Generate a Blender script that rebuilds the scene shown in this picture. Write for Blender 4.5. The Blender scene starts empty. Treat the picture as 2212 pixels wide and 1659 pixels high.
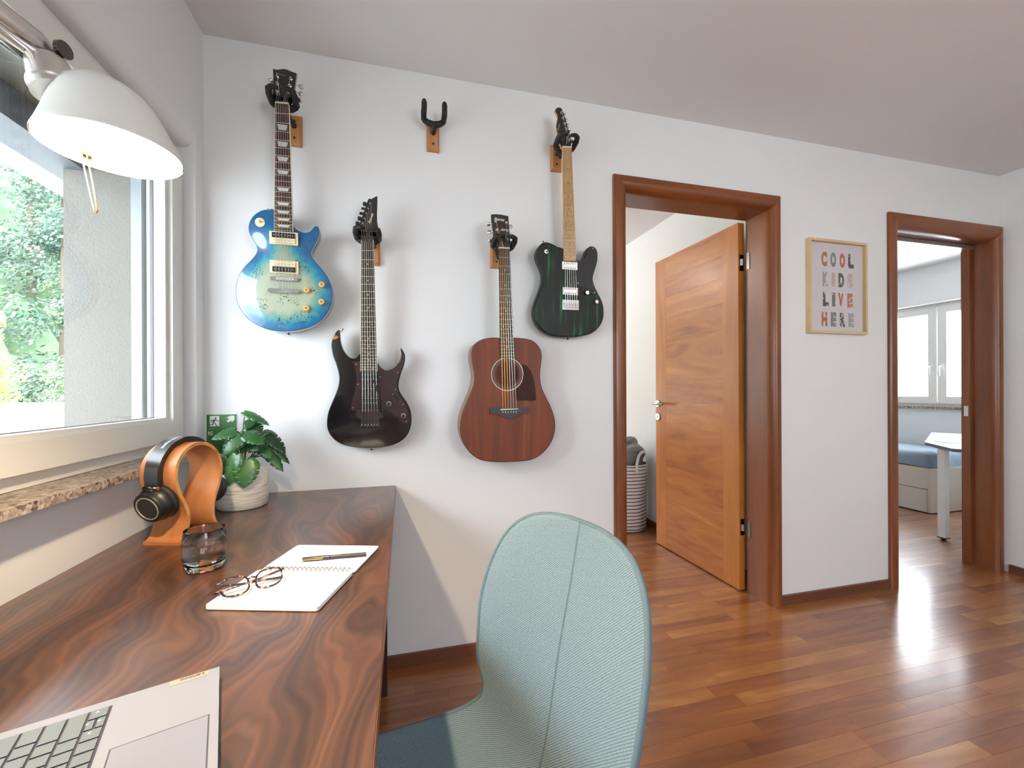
import bpy, bmesh, math, random
from mathutils import Vector, Matrix, geometry
from math import sin, cos, pi, radians
random.seed(7)
scene = bpy.context.scene
COL = scene.collection

# ------------------------------------------------------------------ camera
YAW, ROLL, FPX = 0.2518, 0.0042, 914.0
F3 = Vector((sin(YAW), cos(YAW), 0)); R3 = Vector((cos(YAW), -sin(YAW), 0)); U3 = Vector((0, 0, 1))
RR = R3*cos(ROLL) - U3*sin(ROLL); UU = U3*cos(ROLL) + R3*sin(ROLL)
cam = bpy.data.cameras.new('camera')
cam.sensor_fit = 'HORIZONTAL'; cam.sensor_width = 36.0
cam.lens = 36.0*FPX/2212.0
cam.shift_y = (843.0-829.5)/2212.0
cam.clip_start = 0.02; cam.clip_end = 200
cam_o = bpy.data.objects.new('camera', cam); COL.objects.link(cam_o)
m = Matrix((RR, UU, -F3)).transposed().to_4x4(); m.translation = Vector((0.7137, -1.8045, 1.1346))
cam_o.matrix_world = m
scene.camera = cam_o

# ------------------------------------------------------------------ world, light, exposure
world = bpy.data.worlds.new('world'); scene.world = world; world.use_nodes = True
wn = world.node_tree; bg = wn.nodes['Background']
SKY = 13.0
bg.inputs['Color'].default_value = (0.83, 0.915, 1.0, 1); bg.inputs['Strength'].default_value = SKY
def portal(name, loc, rot, sx, sy):
    # sampling guide for the sky light that comes through a window; gives no light itself
    l = bpy.data.lights.new(name, 'AREA'); l.shape = 'RECTANGLE'; l.size = sx; l.size_y = sy
    l.cycles.is_portal = True
    o = bpy.data.objects.new(name, l); COL.objects.link(o); o.location = loc; o.rotation_euler = rot
portal('window_portal', (-0.36, -0.9, 1.45), (0, -pi/2, 0), 1.2, 1.9)
portal('bedroom_window_portal', (6.45, 1.35, 1.5), (0, pi/2, 0), 1.2, 2.1)
portal('rear_window_portal', (2.3, -4.45, 1.5), (pi/2, 0, 0), 1.3, 1.3)
portal('left_rear_window_portal', (-.36, -3.1, 1.45), (0, -pi/2, 0), 1.2, 1.7)
portal('side_room_window_portal', (0.6, 3.6, 1.5), (-pi/2, 0, 0), 1.8, 1.4)
scene.view_settings.view_transform = 'Standard'; scene.view_settings.look = 'None'
scene.view_settings.exposure = 0.40; scene.view_settings.gamma = 1.0
scene.view_settings.use_curve_mapping = False
cy = scene.cycles
cy.max_bounces = 7; cy.diffuse_bounces = 3; cy.glossy_bounces = 3; cy.transmission_bounces = 6; cy.transparent_max_bounces = 10
cy.caustics_reflective = False; cy.caustics_refractive = False
cy.sample_clamp_indirect = 6.0
cy.use_denoising = True
cy.adaptive_threshold = 0.025

# ------------------------------------------------------------------ helpers
def link(o, parent=None):
    COL.objects.link(o)
    if parent is not None: o.parent = parent
    return o
def tag(o, label=None, cat=None, group=None, kind=None):
    for k, v in (('label', label), ('category', cat), ('group', group), ('kind', kind)):
        if v: o[k] = v
    return o
def empty(name, loc=(0, 0, 0), rot=(0, 0, 0), label=None, cat=None, group=None, kind=None, mat=None):
    o = bpy.data.objects.new(name, None); o.empty_display_size = 0.05
    o.location = loc; o.rotation_euler = rot
    if mat is not None: o.matrix_world = mat
    COL.objects.link(o)
    return tag(o, label, cat, group, kind)
class MB:
    """collects shapes into one mesh"""
    def __init__(s): s.bm = bmesh.new(); s.M = Matrix()
    def v(s, p): return s.bm.verts.new(s.M @ Vector(p))
    def box(s, x0, x1, y0, y1, z0, z1):
        vs = [s.v((x, y, z)) for x in (x0, x1) for y in (y0, y1) for z in (z0, z1)]
        for f in ((0, 1, 3, 2), (4, 6, 7, 5), (0, 4, 5, 1), (2, 3, 7, 6), (0, 2, 6, 4), (1, 5, 7, 3)):
            s.bm.faces.new([vs[i] for i in f])
        return s
    def rings(s, rings, close=True, cap0=True, cap1=True):
        vr = [[s.v(p) for p in r] for r in rings]
        n = len(vr[0])
        for a, b in zip(vr[:-1], vr[1:]):
            for i in range(n if close else n-1):
                j = (i+1) % n
                s.bm.faces.new((a[i], a[j], b[j], b[i]))
        if cap0: s.bm.faces.new(list(reversed(vr[0])))
        if cap1: s.bm.faces.new(vr[-1])
        return s
    def lathe(s, prof, seg=24, c=(0, 0, 0), cap0=True, cap1=True):
        return s.rings([[(c[0]+r*cos(2*pi*i/seg), c[1]+r*sin(2*pi*i/seg), c[2]+z) for i in range(seg)] for r, z in prof], True, cap0, cap1)
    def prism(s, poly, z0, z1):
        return s.rings([[(x, y, z0) for x, y in poly], [(x, y, z1) for x, y in poly]])
    def tube(s, pts, r, seg=8, closed=False, cap=True, sq=None):
        pts = [Vector(p) for p in pts]; n = len(pts); rings = []
        up = None
        for i, p in enumerate(pts):
            a = pts[(i-1) % n] if (closed or i > 0) else p
            b = pts[(i+1) % n] if (closed or i < n-1) else p
            t = (b-a).normalized()
            if up is None:
                up = Vector((0, 0, 1)) if abs(t.z) < .9 else Vector((1, 0, 0))
            u = (up - t*up.dot(t))
            if u.length < 1e-6: u = t.orthogonal()
            u.normalize(); w = t.cross(u); up = u
            rr = r[i] if isinstance(r, (list, tuple)) else r
            ru, rw = (rr, rr) if sq is None else (rr, rr*sq)
            rings.append([p+u*ru*cos(2*pi*k/seg)+w*rw*sin(2*pi*k/seg) for k in range(seg)])
        if closed: rings.append(rings[0]); return s.rings_closed(rings[:-1])
        return s.rings(rings, True, cap, cap)
    def rings_closed(s, rings):
        vr = [[s.v(p) for p in r] for r in rings]; n = len(vr[0]); m_ = len(vr)
        for q in range(m_):
            a, b = vr[q], vr[(q+1) % m_]
            for i in range(n):
                j = (i+1) % n; s.bm.faces.new((a[i], a[j], b[j], b[i]))
        return s
    def build(s, name, mat, parent=None, smooth=False, bevel=0.0, seg=2, auto=None):
        bm = s.bm
        if bevel > 0:
            es = [e for e in bm.edges if len(e.link_faces) == 2 and e.calc_face_angle(0) > 0.5]
            bmesh.ops.bevel(bm, geom=es, offset=bevel, segments=seg, affect='EDGES', profile=0.5, clamp_overlap=True)
        bmesh.ops.recalc_face_normals(bm, faces=bm.faces[:])
        me = bpy.data.meshes.new(name); bm.to_mesh(me); bm.free()
        return mesh_obj(name, me, mat, parent, smooth, auto)
def mesh_obj(name, me, mat, parent=None, smooth=False, auto=None):
    if smooth:
        for p in me.polygons: p.use_smooth = True
        if auto: me.set_sharp_from_angle(angle=radians(auto))
    if mat is not None:
        for q in (mat if isinstance(mat, (list, tuple)) else [mat]): me.materials.append(q)
    o = bpy.data.objects.new(name, me)
    return link(o, parent)
def B(name, x0, x1, y0, y1, z0, z1, mat, parent=None, bevel=0.0, seg=2):
    return MB().box(x0, x1, y0, y1, z0, z1).build(name, mat, parent, bevel=bevel, seg=seg)
def catmull(pts, n=4, closed=True):
    out = []; m_ = len(pts)
    for i in range(m_ if closed else m_-1):
        g = lambda k: Vector(pts[k % m_]) if closed else Vector(pts[max(0, min(m_-1, k))])
        p0, p1, p2, p3 = g(i-1), g(i), g(i+1), g(i+2)
        for k in range(n):
            t = k/n
            out.append(0.5*((2*p1)+(p2-p0)*t+(2*p0-5*p1+4*p2-p3)*t*t+(3*p1-p0-3*p2+p3)*t**3))
    if not closed: out.append(Vector(pts[-1]))
    return out
def text_mesh(s, size=1.0, shear=0.0, bold=0.0, align='LEFT', spacing=1.0, extrude=0.0):
    c = bpy.data.curves.new('t', 'FONT'); c.body = s; c.size = size; c.shear = shear; c.offset = bold
    c.align_x = align; c.space_character = spacing; c.extrude = extrude; c.resolution_u = 4
    o = bpy.data.objects.new('t', c); COL.objects.link(o)
    dg = bpy.context.evaluated_depsgraph_get()
    me = bpy.data.meshes.new_from_object(o.evaluated_get(dg))
    bpy.data.objects.remove(o); bpy.data.curves.remove(c)
    me.materials.clear()
    return me

# ------------------------------------------------------------------ materials
def srgb(r, g, b):
    f = lambda c: (c/255/12.92) if c/255 <= .04045 else ((c/255+.055)/1.055)**2.4
    return (f(r), f(g), f(b), 1)
def new_mat(name):
    m_ = bpy.data.materials.new(name); m_.use_nodes = True
    return m_, m_.node_tree.nodes, m_.node_tree.links, m_.node_tree.nodes['Principled BSDF']
def P(name, col, rough=.5, metal=0.0, coat=0.0, bump=None, var=None, spec=None, trans=0.0, ior=None, emit=None, sheen=0.0):
    """plain procedural material: colour with slight noise variation and optional noise bump (scale, strength)"""
    m_, N, L, b = new_mat(name)
    b.inputs['Base Color'].default_value = col; b.inputs['Roughness'].default_value = rough
    b.inputs['Metallic'].default_value = metal; b.inputs['Coat Weight'].default_value = coat
    b.inputs['Coat Roughness'].default_value = .05
    if spec is not None: b.inputs['Specular IOR Level'].default_value = spec
    if trans: b.inputs['Transmission Weight'].default_value = trans
    if ior: b.inputs['IOR'].default_value = ior
    if sheen: b.inputs['Sheen Weight'].default_value = sheen
    if emit:
        b.inputs['Emission Color'].default_value = emit[0]; b.inputs['Emission Strength'].default_value = emit[1]
    if not trans:
        tc = N.new('ShaderNodeTexCoord'); n = N.new('ShaderNodeTexNoise'); n.inputs['Scale'].default_value = (var[0] if var else 8)
        n.inputs['Detail'].default_value = 1
        mx = N.new('ShaderNodeMix'); mx.data_type = 'RGBA'; a = (var[1] if var else .04)
        mx.inputs['A'].default_value = tuple(c*(1-a) for c in col[:3])+(1,); mx.inputs['B'].default_value = tuple(min(1, c*(1+a)) for c in col[:3])+(1,)
        L.new(tc.outputs['Object'], n.inputs['Vector']); L.new(n.outputs['Fac'], mx.inputs['Factor']); L.new(mx.outputs['Result'], b.inputs['Base Color'])
        if bump:
            n2 = N.new('ShaderNodeTexNoise'); n2.inputs['Scale'].default_value = bump[0]; n2.inputs['Detail'].default_value = 3
            bp = N.new('ShaderNodeBump'); bp.inputs['Strength'].default_value = bump[1]; bp.inputs['Distance'].default_value = .002
            L.new(tc.outputs['Object'], n2.inputs['Vector']); L.new(n2.outputs['Fac'], bp.inputs['Height']); L.new(bp.outputs['Normal'], b.inputs['Normal'])
    return m_
def ramp(N, stops):
    r = N.new('ShaderNodeValToRGB'); e = r.color_ramp.elements
    e[0].position, e[0].color = stops[0]; e[1].position, e[1].color = stops[-1]
    for p_, c in stops[1:-1]:
        q = e.new(p_); q.color = c
    return r
def wood(name, stops, stretch=(1, 1, 1), scale=3.0, distort=1.5, rough=.35, coat=0.0, fibre=.25, bump=.08, rnd=0.0, wave=0.0, detail=5, coord='Object', hue=0.0):
    """procedural wood: stretched noise + fine fibres; rnd shifts colour per object / mesh island"""
    m_, N, L, b = new_mat(name)
    b.inputs['Roughness'].default_value = rough; b.inputs['Coat Weight'].default_value = coat; b.inputs['Coat Roughness'].default_value = .19
    if coord == 'Object':
        src = N.new('ShaderNodeTexCoord').outputs['Object']
    else:
        src = N.new('ShaderNodeNewGeometry').outputs['Position']
    rv = None
    if rnd or hue:
        oi = N.new('ShaderNodeObjectInfo'); ge = N.new('ShaderNodeNewGeometry')
        ad = N.new('ShaderNodeMath'); ad.operation = 'ADD'; L.new(oi.outputs['Random'], ad.inputs[0]); L.new(ge.outputs['Random Per Island'], ad.inputs[1])
        fr = N.new('ShaderNodeMath'); fr.operation = 'FRACT'; L.new(ad.outputs[0], fr.inputs[0]); rv = fr.outputs[0]
        cb = N.new('ShaderNodeCombineXYZ'); mu = N.new('ShaderNodeMath'); mu.operation = 'MULTIPLY'; mu.inputs[1].default_value = 37.0
        L.new(rv, mu.inputs[0])
        for k in range(3): L.new(mu.outputs[0], cb.inputs[k])
        va = N.new('ShaderNodeVectorMath'); va.operation = 'ADD'; L.new(src, va.inputs[0]); L.new(cb.outputs[0], va.inputs[1]); src = va.outputs[0]
    mp = N.new('ShaderNodeMapping'); mp.inputs['Scale'].default_value = stretch; L.new(src, mp.inputs['Vector'])
    n1 = N.new('ShaderNodeTexNoise'); n1.inputs['Scale'].default_value = scale; n1.inputs['Detail'].default_value = detail; n1.inputs['Distortion'].default_value = distort
    L.new(mp.outputs[0], n1.inputs['Vector']); fac = n1.outputs['Fac']
    if wave:
        w = N.new('ShaderNodeTexWave'); w.inputs['Scale'].default_value = wave; w.inputs['Distortion'].default_value = 9.0; w.inputs['Detail'].default_value = 3.0; w.inputs['Detail Scale'].default_value = 1.2
        L.new(mp.outputs[0], w.inputs['Vector'])
        mx = N.new('ShaderNodeMix'); mx.inputs['Factor'].default_value = .45; L.new(fac, mx.inputs['A']); L.new(w.outputs['Fac'], mx.inputs['B']); fac = mx.outputs['Result']
    mp2 = N.new('ShaderNodeMapping'); mp2.inputs['Scale'].default_value = tuple(8*s if s >= .9 else s*3 for s in stretch); L.new(src, mp2.inputs['Vector'])
    n2 = N.new('ShaderNodeTexNoise'); n2.inputs['Scale'].default_value = scale*5; n2.inputs['Detail'].default_value = 4; n2.inputs['Roughness'].default_value = .7
    L.new(mp2.outputs[0], n2.inputs['Vector'])
    mx2 = N.new('ShaderNodeMix'); mx2.inputs['Factor'].default_value = fibre; L.new(fac, mx2.inputs['A']); L.new(n2.outputs['Fac'], mx2.inputs['B'])
    fac = mx2.outputs['Result']
    if rnd:
        ma = N.new('ShaderNodeMath'); ma.operation = 'MULTIPLY_ADD'; L.new(rv, ma.inputs[0]); ma.inputs[1].default_value = rnd; L.new(fac, ma.inputs[2])
        mb = N.new('ShaderNodeMath'); mb.operation = 'SUBTRACT'; L.new(ma.outputs[0], mb.inputs[0]); mb.inputs[1].default_value = rnd*.5; fac = mb.outputs[0]
    r = ramp(N, stops); L.new(fac, r.inputs['Fac'])
    out = r.outputs['Color']
    if hue:
        hs = N.new('ShaderNodeHueSaturation'); mr = N.new('ShaderNodeMapRange'); mr.inputs['To Min'].default_value = .5-hue; mr.inputs['To Max'].default_value = .5+hue
        L.new(rv, mr.inputs['Value']); L.new(mr.outputs[0], hs.inputs['Hue']); L.new(out, hs.inputs['Color']); out = hs.outputs['Color']
    L.new(out, b.inputs['Base Color'])
    if bump:
        bp = N.new('ShaderNodeBump'); bp.inputs['Strength'].default_value = bump; bp.inputs['Distance'].default_value = .001
        L.new(n2.outputs['Fac'], bp.inputs['Height']); L.new(bp.outputs['Normal'], b.inputs['Normal'])
    return m_
def pane_mat(name, refl=.07, tint=(1, 1, 1, 1)):
    m_, N, L, b = new_mat(name); N.remove(b)
    t = N.new('ShaderNodeBsdfTransparent'); t.inputs['Color'].default_value = tint
    g = N.new('ShaderNodeBsdfGlossy'); g.inputs['Roughness'].default_value = .01
    lw_ = N.new('ShaderNodeLayerWeight'); lw_.inputs['Blend'].default_value = .5
    pw = N.new('ShaderNodeMath'); pw.operation = 'POWER'; L.new(lw_.outputs['Facing'], pw.inputs[0]); pw.inputs[1].default_value = 5
    lw = N.new('ShaderNodeMath'); lw.operation = 'MULTIPLY_ADD'; L.new(pw.outputs[0], lw.inputs[0]); lw.inputs[1].default_value = .8; lw.inputs[2].default_value = refl*.5
    mx = N.new('ShaderNodeMixShader'); L.new(lw.outputs[0], mx.inputs['Fac']); L.new(t.outputs[0], mx.inputs[1]); L.new(g.outputs[0], mx.inputs[2])
    L.new(mx.outputs[0], N['Material Output'].inputs['Surface'])
    return m_
M = {}
M['wall'] = P('wall_paint', srgb(236, 235, 234), .75, var=(1.5, .012))
M['ceil'] = P('ceiling_paint', srgb(234, 232, 231), .85, var=(1.5, .012))
M['wallw'] = P('white_wall_paint', srgb(238, 238, 236), .7, var=(1.5, .01))
M['pvc'] = P('white_pvc', srgb(232, 229, 222), .35, var=(3, .01))
M['floor'] = wood('parquet', [(.12, srgb(86, 46, 20)), (.38, srgb(138, 80, 34)), (.62, srgb(166, 102, 48)), (.95, srgb(212, 160, 92))], (.22, 1.6, 1.6), 9, 1.0, .42, coat=1.0, fibre=.28, bump=.012, rnd=.30, coord='P', hue=.006)
M['under'] = P('subfloor', srgb(60, 32, 18), .6)
def desk_wood():
    m_, N, L, b = new_mat('walnut_desk')
    tc = N.new('ShaderNodeTexCoord'); mp = N.new('ShaderNodeMapping'); mp.inputs['Scale'].default_value = (1, .42, 1); L.new(tc.outputs['Object'], mp.inputs[0])
    n0 = N.new('ShaderNodeTexNoise'); n0.inputs['Scale'].default_value = 3.4; n0.inputs['Detail'].default_value = 2.5; n0.inputs['Distortion'].default_value = .6; L.new(mp.outputs[0], n0.inputs['Vector'])
    sp = N.new('ShaderNodeSeparateXYZ'); L.new(mp.outputs[0], sp.inputs[0])
    dx = N.new('ShaderNodeMath'); dx.operation = 'MULTIPLY_ADD'; L.new(n0.outputs['Fac'], dx.inputs[0]); dx.inputs[1].default_value = .62; L.new(sp.outputs['X'], dx.inputs[2])
    cb = N.new('ShaderNodeCombineXYZ'); L.new(dx.outputs[0], cb.inputs['X']); L.new(sp.outputs['Y'], cb.inputs['Y'])
    def wv(scale, dist, det):
        w = N.new('ShaderNodeTexWave'); w.inputs['Scale'].default_value = scale; w.inputs['Distortion'].default_value = dist; w.inputs['Detail'].default_value = det; w.inputs['Detail Scale'].default_value = 2.0
        L.new(cb.outputs[0], w.inputs['Vector']); return w.outputs['Fac']
    w1, w2 = wv(3.2, 2.0, 3), wv(15.0, 2.2, 3)
    mp2 = N.new('ShaderNodeMapping'); mp2.inputs['Scale'].default_value = (1, .05, 1); L.new(cb.outputs[0], mp2.inputs[0])
    n2 = N.new('ShaderNodeTexNoise'); n2.inputs['Scale'].default_value = 170; n2.inputs['Detail'].default_value = 4; n2.inputs['Roughness'].default_value = .65; L.new(mp2.outputs[0], n2.inputs['Vector'])
    n3 = N.new('ShaderNodeTexNoise'); n3.inputs['Scale'].default_value = 4.5; n3.inputs['Detail'].default_value = 4; n3.inputs['Distortion'].default_value = 1.2; L.new(mp.outputs[0], n3.inputs['Vector'])
    def mixf(a, c, f):
        m2 = N.new('ShaderNodeMix'); m2.inputs['Factor'].default_value = f; L.new(a, m2.inputs['A']); L.new(c, m2.inputs['B']); return m2.outputs['Result']
    f = mixf(mixf(mixf(w1, n3.outputs['Fac'], .62), w2, .20), n2.outputs['Fac'], .34)
    r = ramp(N, [(.20, srgb(44, 28, 21)), (.40, srgb(70, 44, 31)), (.54, srgb(89, 57, 39)), (.68, srgb(108, 70, 47)), (.84, srgb(130, 88, 60))]); L.new(f, r.inputs['Fac']); L.new(r.outputs['Color'], b.inputs['Base Color'])
    b.inputs['Roughness'].default_value = .36; b.inputs['Coat Weight'].default_value = .6; b.inputs['Coat Roughness'].default_value = .24
    bp = N.new('ShaderNodeBump'); bp.inputs['Strength'].default_value = .04; bp.inputs['Distance'].default_value = .001; L.new(n2.outputs['Fac'], bp.inputs['Height']); L.new(bp.outputs['Normal'], b.inputs['Normal'])
    return m_
M['desk'] = desk_wood()
M['desk_edge'] = wood('walnut_edge', [(.25, srgb(80, 42, 24)), (.75, srgb(168, 104, 62))], (1, .2, 1), 6, 1.0, .35)
M['casing'] = wood('door_casing_wood', [(.25, srgb(90, 46, 20)), (.5, srgb(126, 68, 32)), (.8, srgb(158, 94, 50))], (1, 1, .12), 9, 1.0, .34, coat=.15, fibre=.3, bump=.03)
M['casing_h'] = wood('door_head_wood', [(.25, srgb(90, 46, 20)), (.5, srgb(126, 68, 32)), (.8, srgb(158, 94, 50))], (.12, 1, 1), 9, 1.0, .34, coat=.15, fibre=.3, bump=.03)
M['door_v'] = wood('door_stile_wood', [(.25, srgb(146, 82, 28)), (.5, srgb(178, 106, 40)), (.8, srgb(204, 134, 60))], (1, 1, .14), 8, 1.2, .40, coat=.1, fibre=.3, bump=.03, rnd=.15)
M['door_h'] = wood('door_veneer_wood', [(.2, srgb(130, 68, 24)), (.45, srgb(172, 100, 36)), (.8, srgb(206, 138, 62))], (1, .22, 1.2), 7, 2.2, .40, coat=.1, fibre=.28, bump=.03, rnd=.2, detail=6)
M['base'] = wood('baseboard_wood', [(.25, srgb(88, 50, 34)), (.75, srgb(128, 78, 54))], (.2, .2, 1), 8, .6, .4)
M['ply'] = wood('walnut_ply', [(.25, srgb(150, 88, 48)), (.5, srgb(188, 122, 72)), (.8, srgb(214, 154, 102))], (1, 1, .18), 14, .8, .4, fibre=.35, bump=.03)
M['ply_edge'] = wood('ply_edge', [(.3, srgb(150, 96, 52)), (.5, srgb(206, 146, 88)), (.7, srgb(226, 172, 112))], (1, 1, 1), 30, .4, .5)
M['oak'] = wood('hanger_oak', [(.25, srgb(150, 96, 56)), (.7, srgb(200, 142, 90))], (1, 1, .15), 16, .6, .45)
M['oak_light'] = wood('frame_oak', [(.25, srgb(206, 172, 124)), (.75, srgb(232, 204, 158))], (.4, 1, .4), 14, .5, .45)
M['black'] = P('black_plastic', srgb(22, 22, 23), .4)
M['rubber'] = P('black_rubber', srgb(24, 24, 25), .65, bump=(300, .15))
M['gloss_black'] = P('gloss_black_paint', srgb(9, 9, 11), .12, coat=1.0)
M['chrome'] = P('chrome', srgb(225, 225, 228), .12, metal=1.0)
M['nickel'] = P('brushed_nickel', srgb(205, 203, 198), .32, metal=1.0)
M['dark_chrome'] = P('black_chrome', srgb(104, 100, 98), .22, metal=1.0)
M['gold'] = P('brass_gold', srgb(214, 170, 100), .25, metal=1.0)
M['string'] = P('steel_string', srgb(205, 200, 190), .3, metal=1.0)
M['bronze'] = P('bronze_string', srgb(205, 160, 95), .32, metal=1.0)
M['fret'] = P('fret_wire', srgb(214, 208, 192), .28, metal=.9)
M['rosewood'] = wood('rosewood', [(.3, srgb(40, 24, 19)), (.7, srgb(74, 45, 36))], (1, .1, 1), 40, .4, .45)
M['maple'] = wood('maple_neck', [(.25, srgb(190, 138, 76)), (.75, srgb(222, 178, 114))], (1, .1, 1), 40, .5, .3, coat=.3)
M['cream'] = P('cream_plastic', srgb(234, 216, 176), .4)
M['pearl'] = P('pearl_inlay', srgb(222, 224, 220), .25)
M['bone'] = P('bone', srgb(232, 226, 205), .4)
M['white_print'] = P('white_print', srgb(228, 228, 224), .5)
M['white'] = P('white_plastic', srgb(236, 236, 234), .4)
M['wlac'] = P('white_lacquer', srgb(226, 222, 214), .4)
M['paper'] = P('paper', srgb(248, 247, 244), .8)
M['pane'] = pane_mat('window_glass')
M['alu'] = P('lamp_aluminium', srgb(206, 202, 196), .30, metal=.85, var=(20, .03))
M['lampwhite'] = P('lamp_white', srgb(222, 220, 214), .35)

# ------------------------------------------------------------------ room shell
H = 2.46; XR = 4.33; YB = -4.4; WT = 0.15
D1 = (1.742, 2.566); D2 = (3.465, 4.268); DH = 2.072
floor = B('floor', -0.4, 6.6, YB-.3, 4.0, -.12, -.004, M['under']); tag(floor, kind='structure')
# parquet strips: main room ones are single parts, the rest one joined part
pm = MB().box(0, 1, 0, 1, -.0038, 0).build('plank', M['floor'])
plank_mesh = pm.data; bpy.data.objects.remove(pm)
def plank(x0, x1, y0, y1):
    o = bpy.data.objects.new('plank', plank_mesh); o.location = (x0, y0, random.uniform(-.0003, 0)); o.scale = (x1-x0, y1-y0, 1)
    link(o, floor)
rest = MB()
PW = 0.0605
def rows(y_from, y_to, x0, x1, fn):
    k0 = math.floor(y_from/PW); y = k0*PW
    while y < y_to:
        rs = random.Random(int(round(y/PW))*91+17)
        x = x0-rs.uniform(0, .6)
        while x < x1:
            l = rs.choice([.28, .36, .44, .5, .58, .66, .74])*rs.uniform(.9, 1.1)
            a, b_ = max(x, x0), min(x+l, x1)
            if b_-a > .01: fn(a+.0003, b_-.0003, max(y, y_from)+.0003, min(y+PW, y_to)-.0003)
            x += l
        y += PW
rows(-1.62, 0.0, 0.56, XR, plank)
sf = lambda a, b_, c, d: rest.box(a, b_, c, d, -.0038, -.0001)
rows(YB, -1.62, 0.0, XR, sf); rows(-1.62, 0, 0, .56, sf)
rows(0.0, WT, D1[0]-.02, D1[1]+.02, sf); rows(0, WT, D2[0]-.02, D2[1]+.05, sf)
rows(WT, 3.5, -.2, 2.70, sf); rows(WT, 3.2, 2.82, 6.2, sf)
tag(rest.build('far_planks', M['floor'], floor), kind='stuff')

tag(B('ceiling', -.4, 6.6, YB-.3, 4.0, H, H+.15, M['ceil']), kind='structure')
# guitar wall, with two door openings
w = MB()
segs = [(-.35, D1[0]-.03), (D1[1]+.03, D2[0]-.03), (D2[1]+.03, 4.9)]
xs = [-.35, D1[0]-.03, D1[1]+.03, D2[0]-.03, D2[1]+.03, 4.9]; zs = [0, DH+.03, H]
def wall_grid(mb, us, vs, holes, d0, d1, axis):
    """wall slab on a grid with holes; axis 'y' -> us along x, slab in y; axis 'x' -> us along y, slab in x"""
    pt = (lambda u, v, d: (u, d, v)) if axis == 'y' else (lambda u, v, d: (d, u, v))
    V = {}
    g = lambda i, j, k: V.setdefault((i, j, k), mb.v(pt(us[i], vs[j], (d0, d1)[k]))) if (i, j, k) not in V else V[(i, j, k)]
    nu, nv = len(us)-1, len(vs)-1
    solid = lambda i, j: 0 <= i < nu and 0 <= j < nv and (i, j) not in holes
    for i in range(nu):
        for j in range(nv):
            if not solid(i, j): continue
            for k in (0, 1): mb.bm.faces.new((g(i, j, k), g(i+1, j, k), g(i+1, j+1, k), g(i, j+1, k)))
            if not solid(i-1, j): mb.bm.faces.new((g(i, j, 0), g(i, j+1, 0), g(i, j+1, 1), g(i, j, 1)))
            if not solid(i+1, j): mb.bm.faces.new((g(i+1, j, 0), g(i+1, j+1, 0), g(i+1, j+1, 1), g(i+1, j, 1)))
            if not solid(i, j-1): mb.bm.faces.new((g(i, j, 0), g(i+1, j, 0), g(i+1, j, 1), g(i, j, 1)))
            if not solid(i, j+1): mb.bm.faces.new((g(i, j+1, 0), g(i+1, j+1, 0), g(i+1, j+1, 1), g(i, j+1, 1)))
    return mb
tag(wall_grid(MB(), xs, zs, {(1, 0), (3, 0)}, 0.0, WT, 'y').build('wall_back', M['wall']), kind='structure')
# left wall with the window niche; header with rounded lower edge
WY0, WY1 = -1.75, -0.063
tag(wall_grid(MB(), [YB, -3.9, -2.3, WY0, WY1, 0.0], [0, .914, 2.05, H], {(1, 1), (3, 1)}, -.12, 0.0, 'x').build('wall_left', M['wall']), kind='structure')
stucco = P('grey_stucco', srgb(124, 121, 115), .9, bump=(140, 1.0), var=(220, .2))
wall_out = wall_grid(MB(), [YB, -3.88, -2.32, WY0, -.10, 0.6], [0, .90, 1.955, 2.9], {(1, 1), (3, 1)}, -.36, -.121, 'x').build('wall_outer', stucco)
tag(wall_out, kind='structure')
hb = MB()
arc = [(0.0, 2.05)] + [(-.045+.045*cos(a), 2.05-.05*sin(a)) for a in [pi/2*k/8 for k in range(1, 9)]] + [(-.119, 2.0), (-.119, 2.05)]
hb.rings([[(x, y, z) for x, z in arc] for y in (WY0, WY1)])
tag(hb.build('trim_1', M['wall'], smooth=True, auto=40), kind='structure')
tag(B('wall_right', XR, XR+.14, YB, 0, 0, H, M['wall']), kind='structure')
# rear wall with a wide glazed opening behind the camera
tag(wall_grid(MB(), [-.36, 1.7, 2.9, XR+.14], [0, .9, 2.1, H], {(1, 1)}, YB-.16, YB, 'y').build('wall_rear', M['wall']), kind='structure')
w3 = empty('window_3', kind='structure')
for x0, x1 in ((1.7, 1.77), (2.265, 2.335), (2.83, 2.9)): B('frame_post', x0, x1, YB-.1, YB-.04, .9, 2.1, M['pvc'], w3)
for x0, x1 in ((1.77, 2.265), (2.335, 2.83)):
    B('pane', x0, x1, YB-.075, YB-.065, .96, 2.04, M['pane'], w3)
    for z0 in (.9, 2.04): B('frame_rail', x0, x1, YB-.1, YB-.04, z0, z0+.06, M['pvc'], w3)
w4 = empty('fill_window', kind='structure')  # unseen window, added to brighten the right side of the room
for y0, y1 in ((-3.9, -3.83), (-3.135, -3.065), (-2.37, -2.3)): B('frame_post', -.12, -.056, y0, y1, .914, 2.05, M['pvc'], w4)
for y0, y1 in ((-3.83, -3.135), (-3.065, -2.37)):
    B('pane', -.092, -.084, y0, y1, .98, 1.98, M['pane'], w4)
    for z0 in (.914, 1.98): B('frame_rail', -.12, -.056, y0, y1, z0, z0+.07, M['pvc'], w4)
# baseboards
def bb(name, *a): tag(B(name, *a, 0.0, .05, M['base'], bevel=.003), kind='structure')
bb('baseboard_left_part', .0, 1.668, -.014, 0); bb('baseboard_middle', 2.626, 3.39, -.014, 0)
bb('baseboard_right', XR-.014, XR, YB, -.045)

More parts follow.
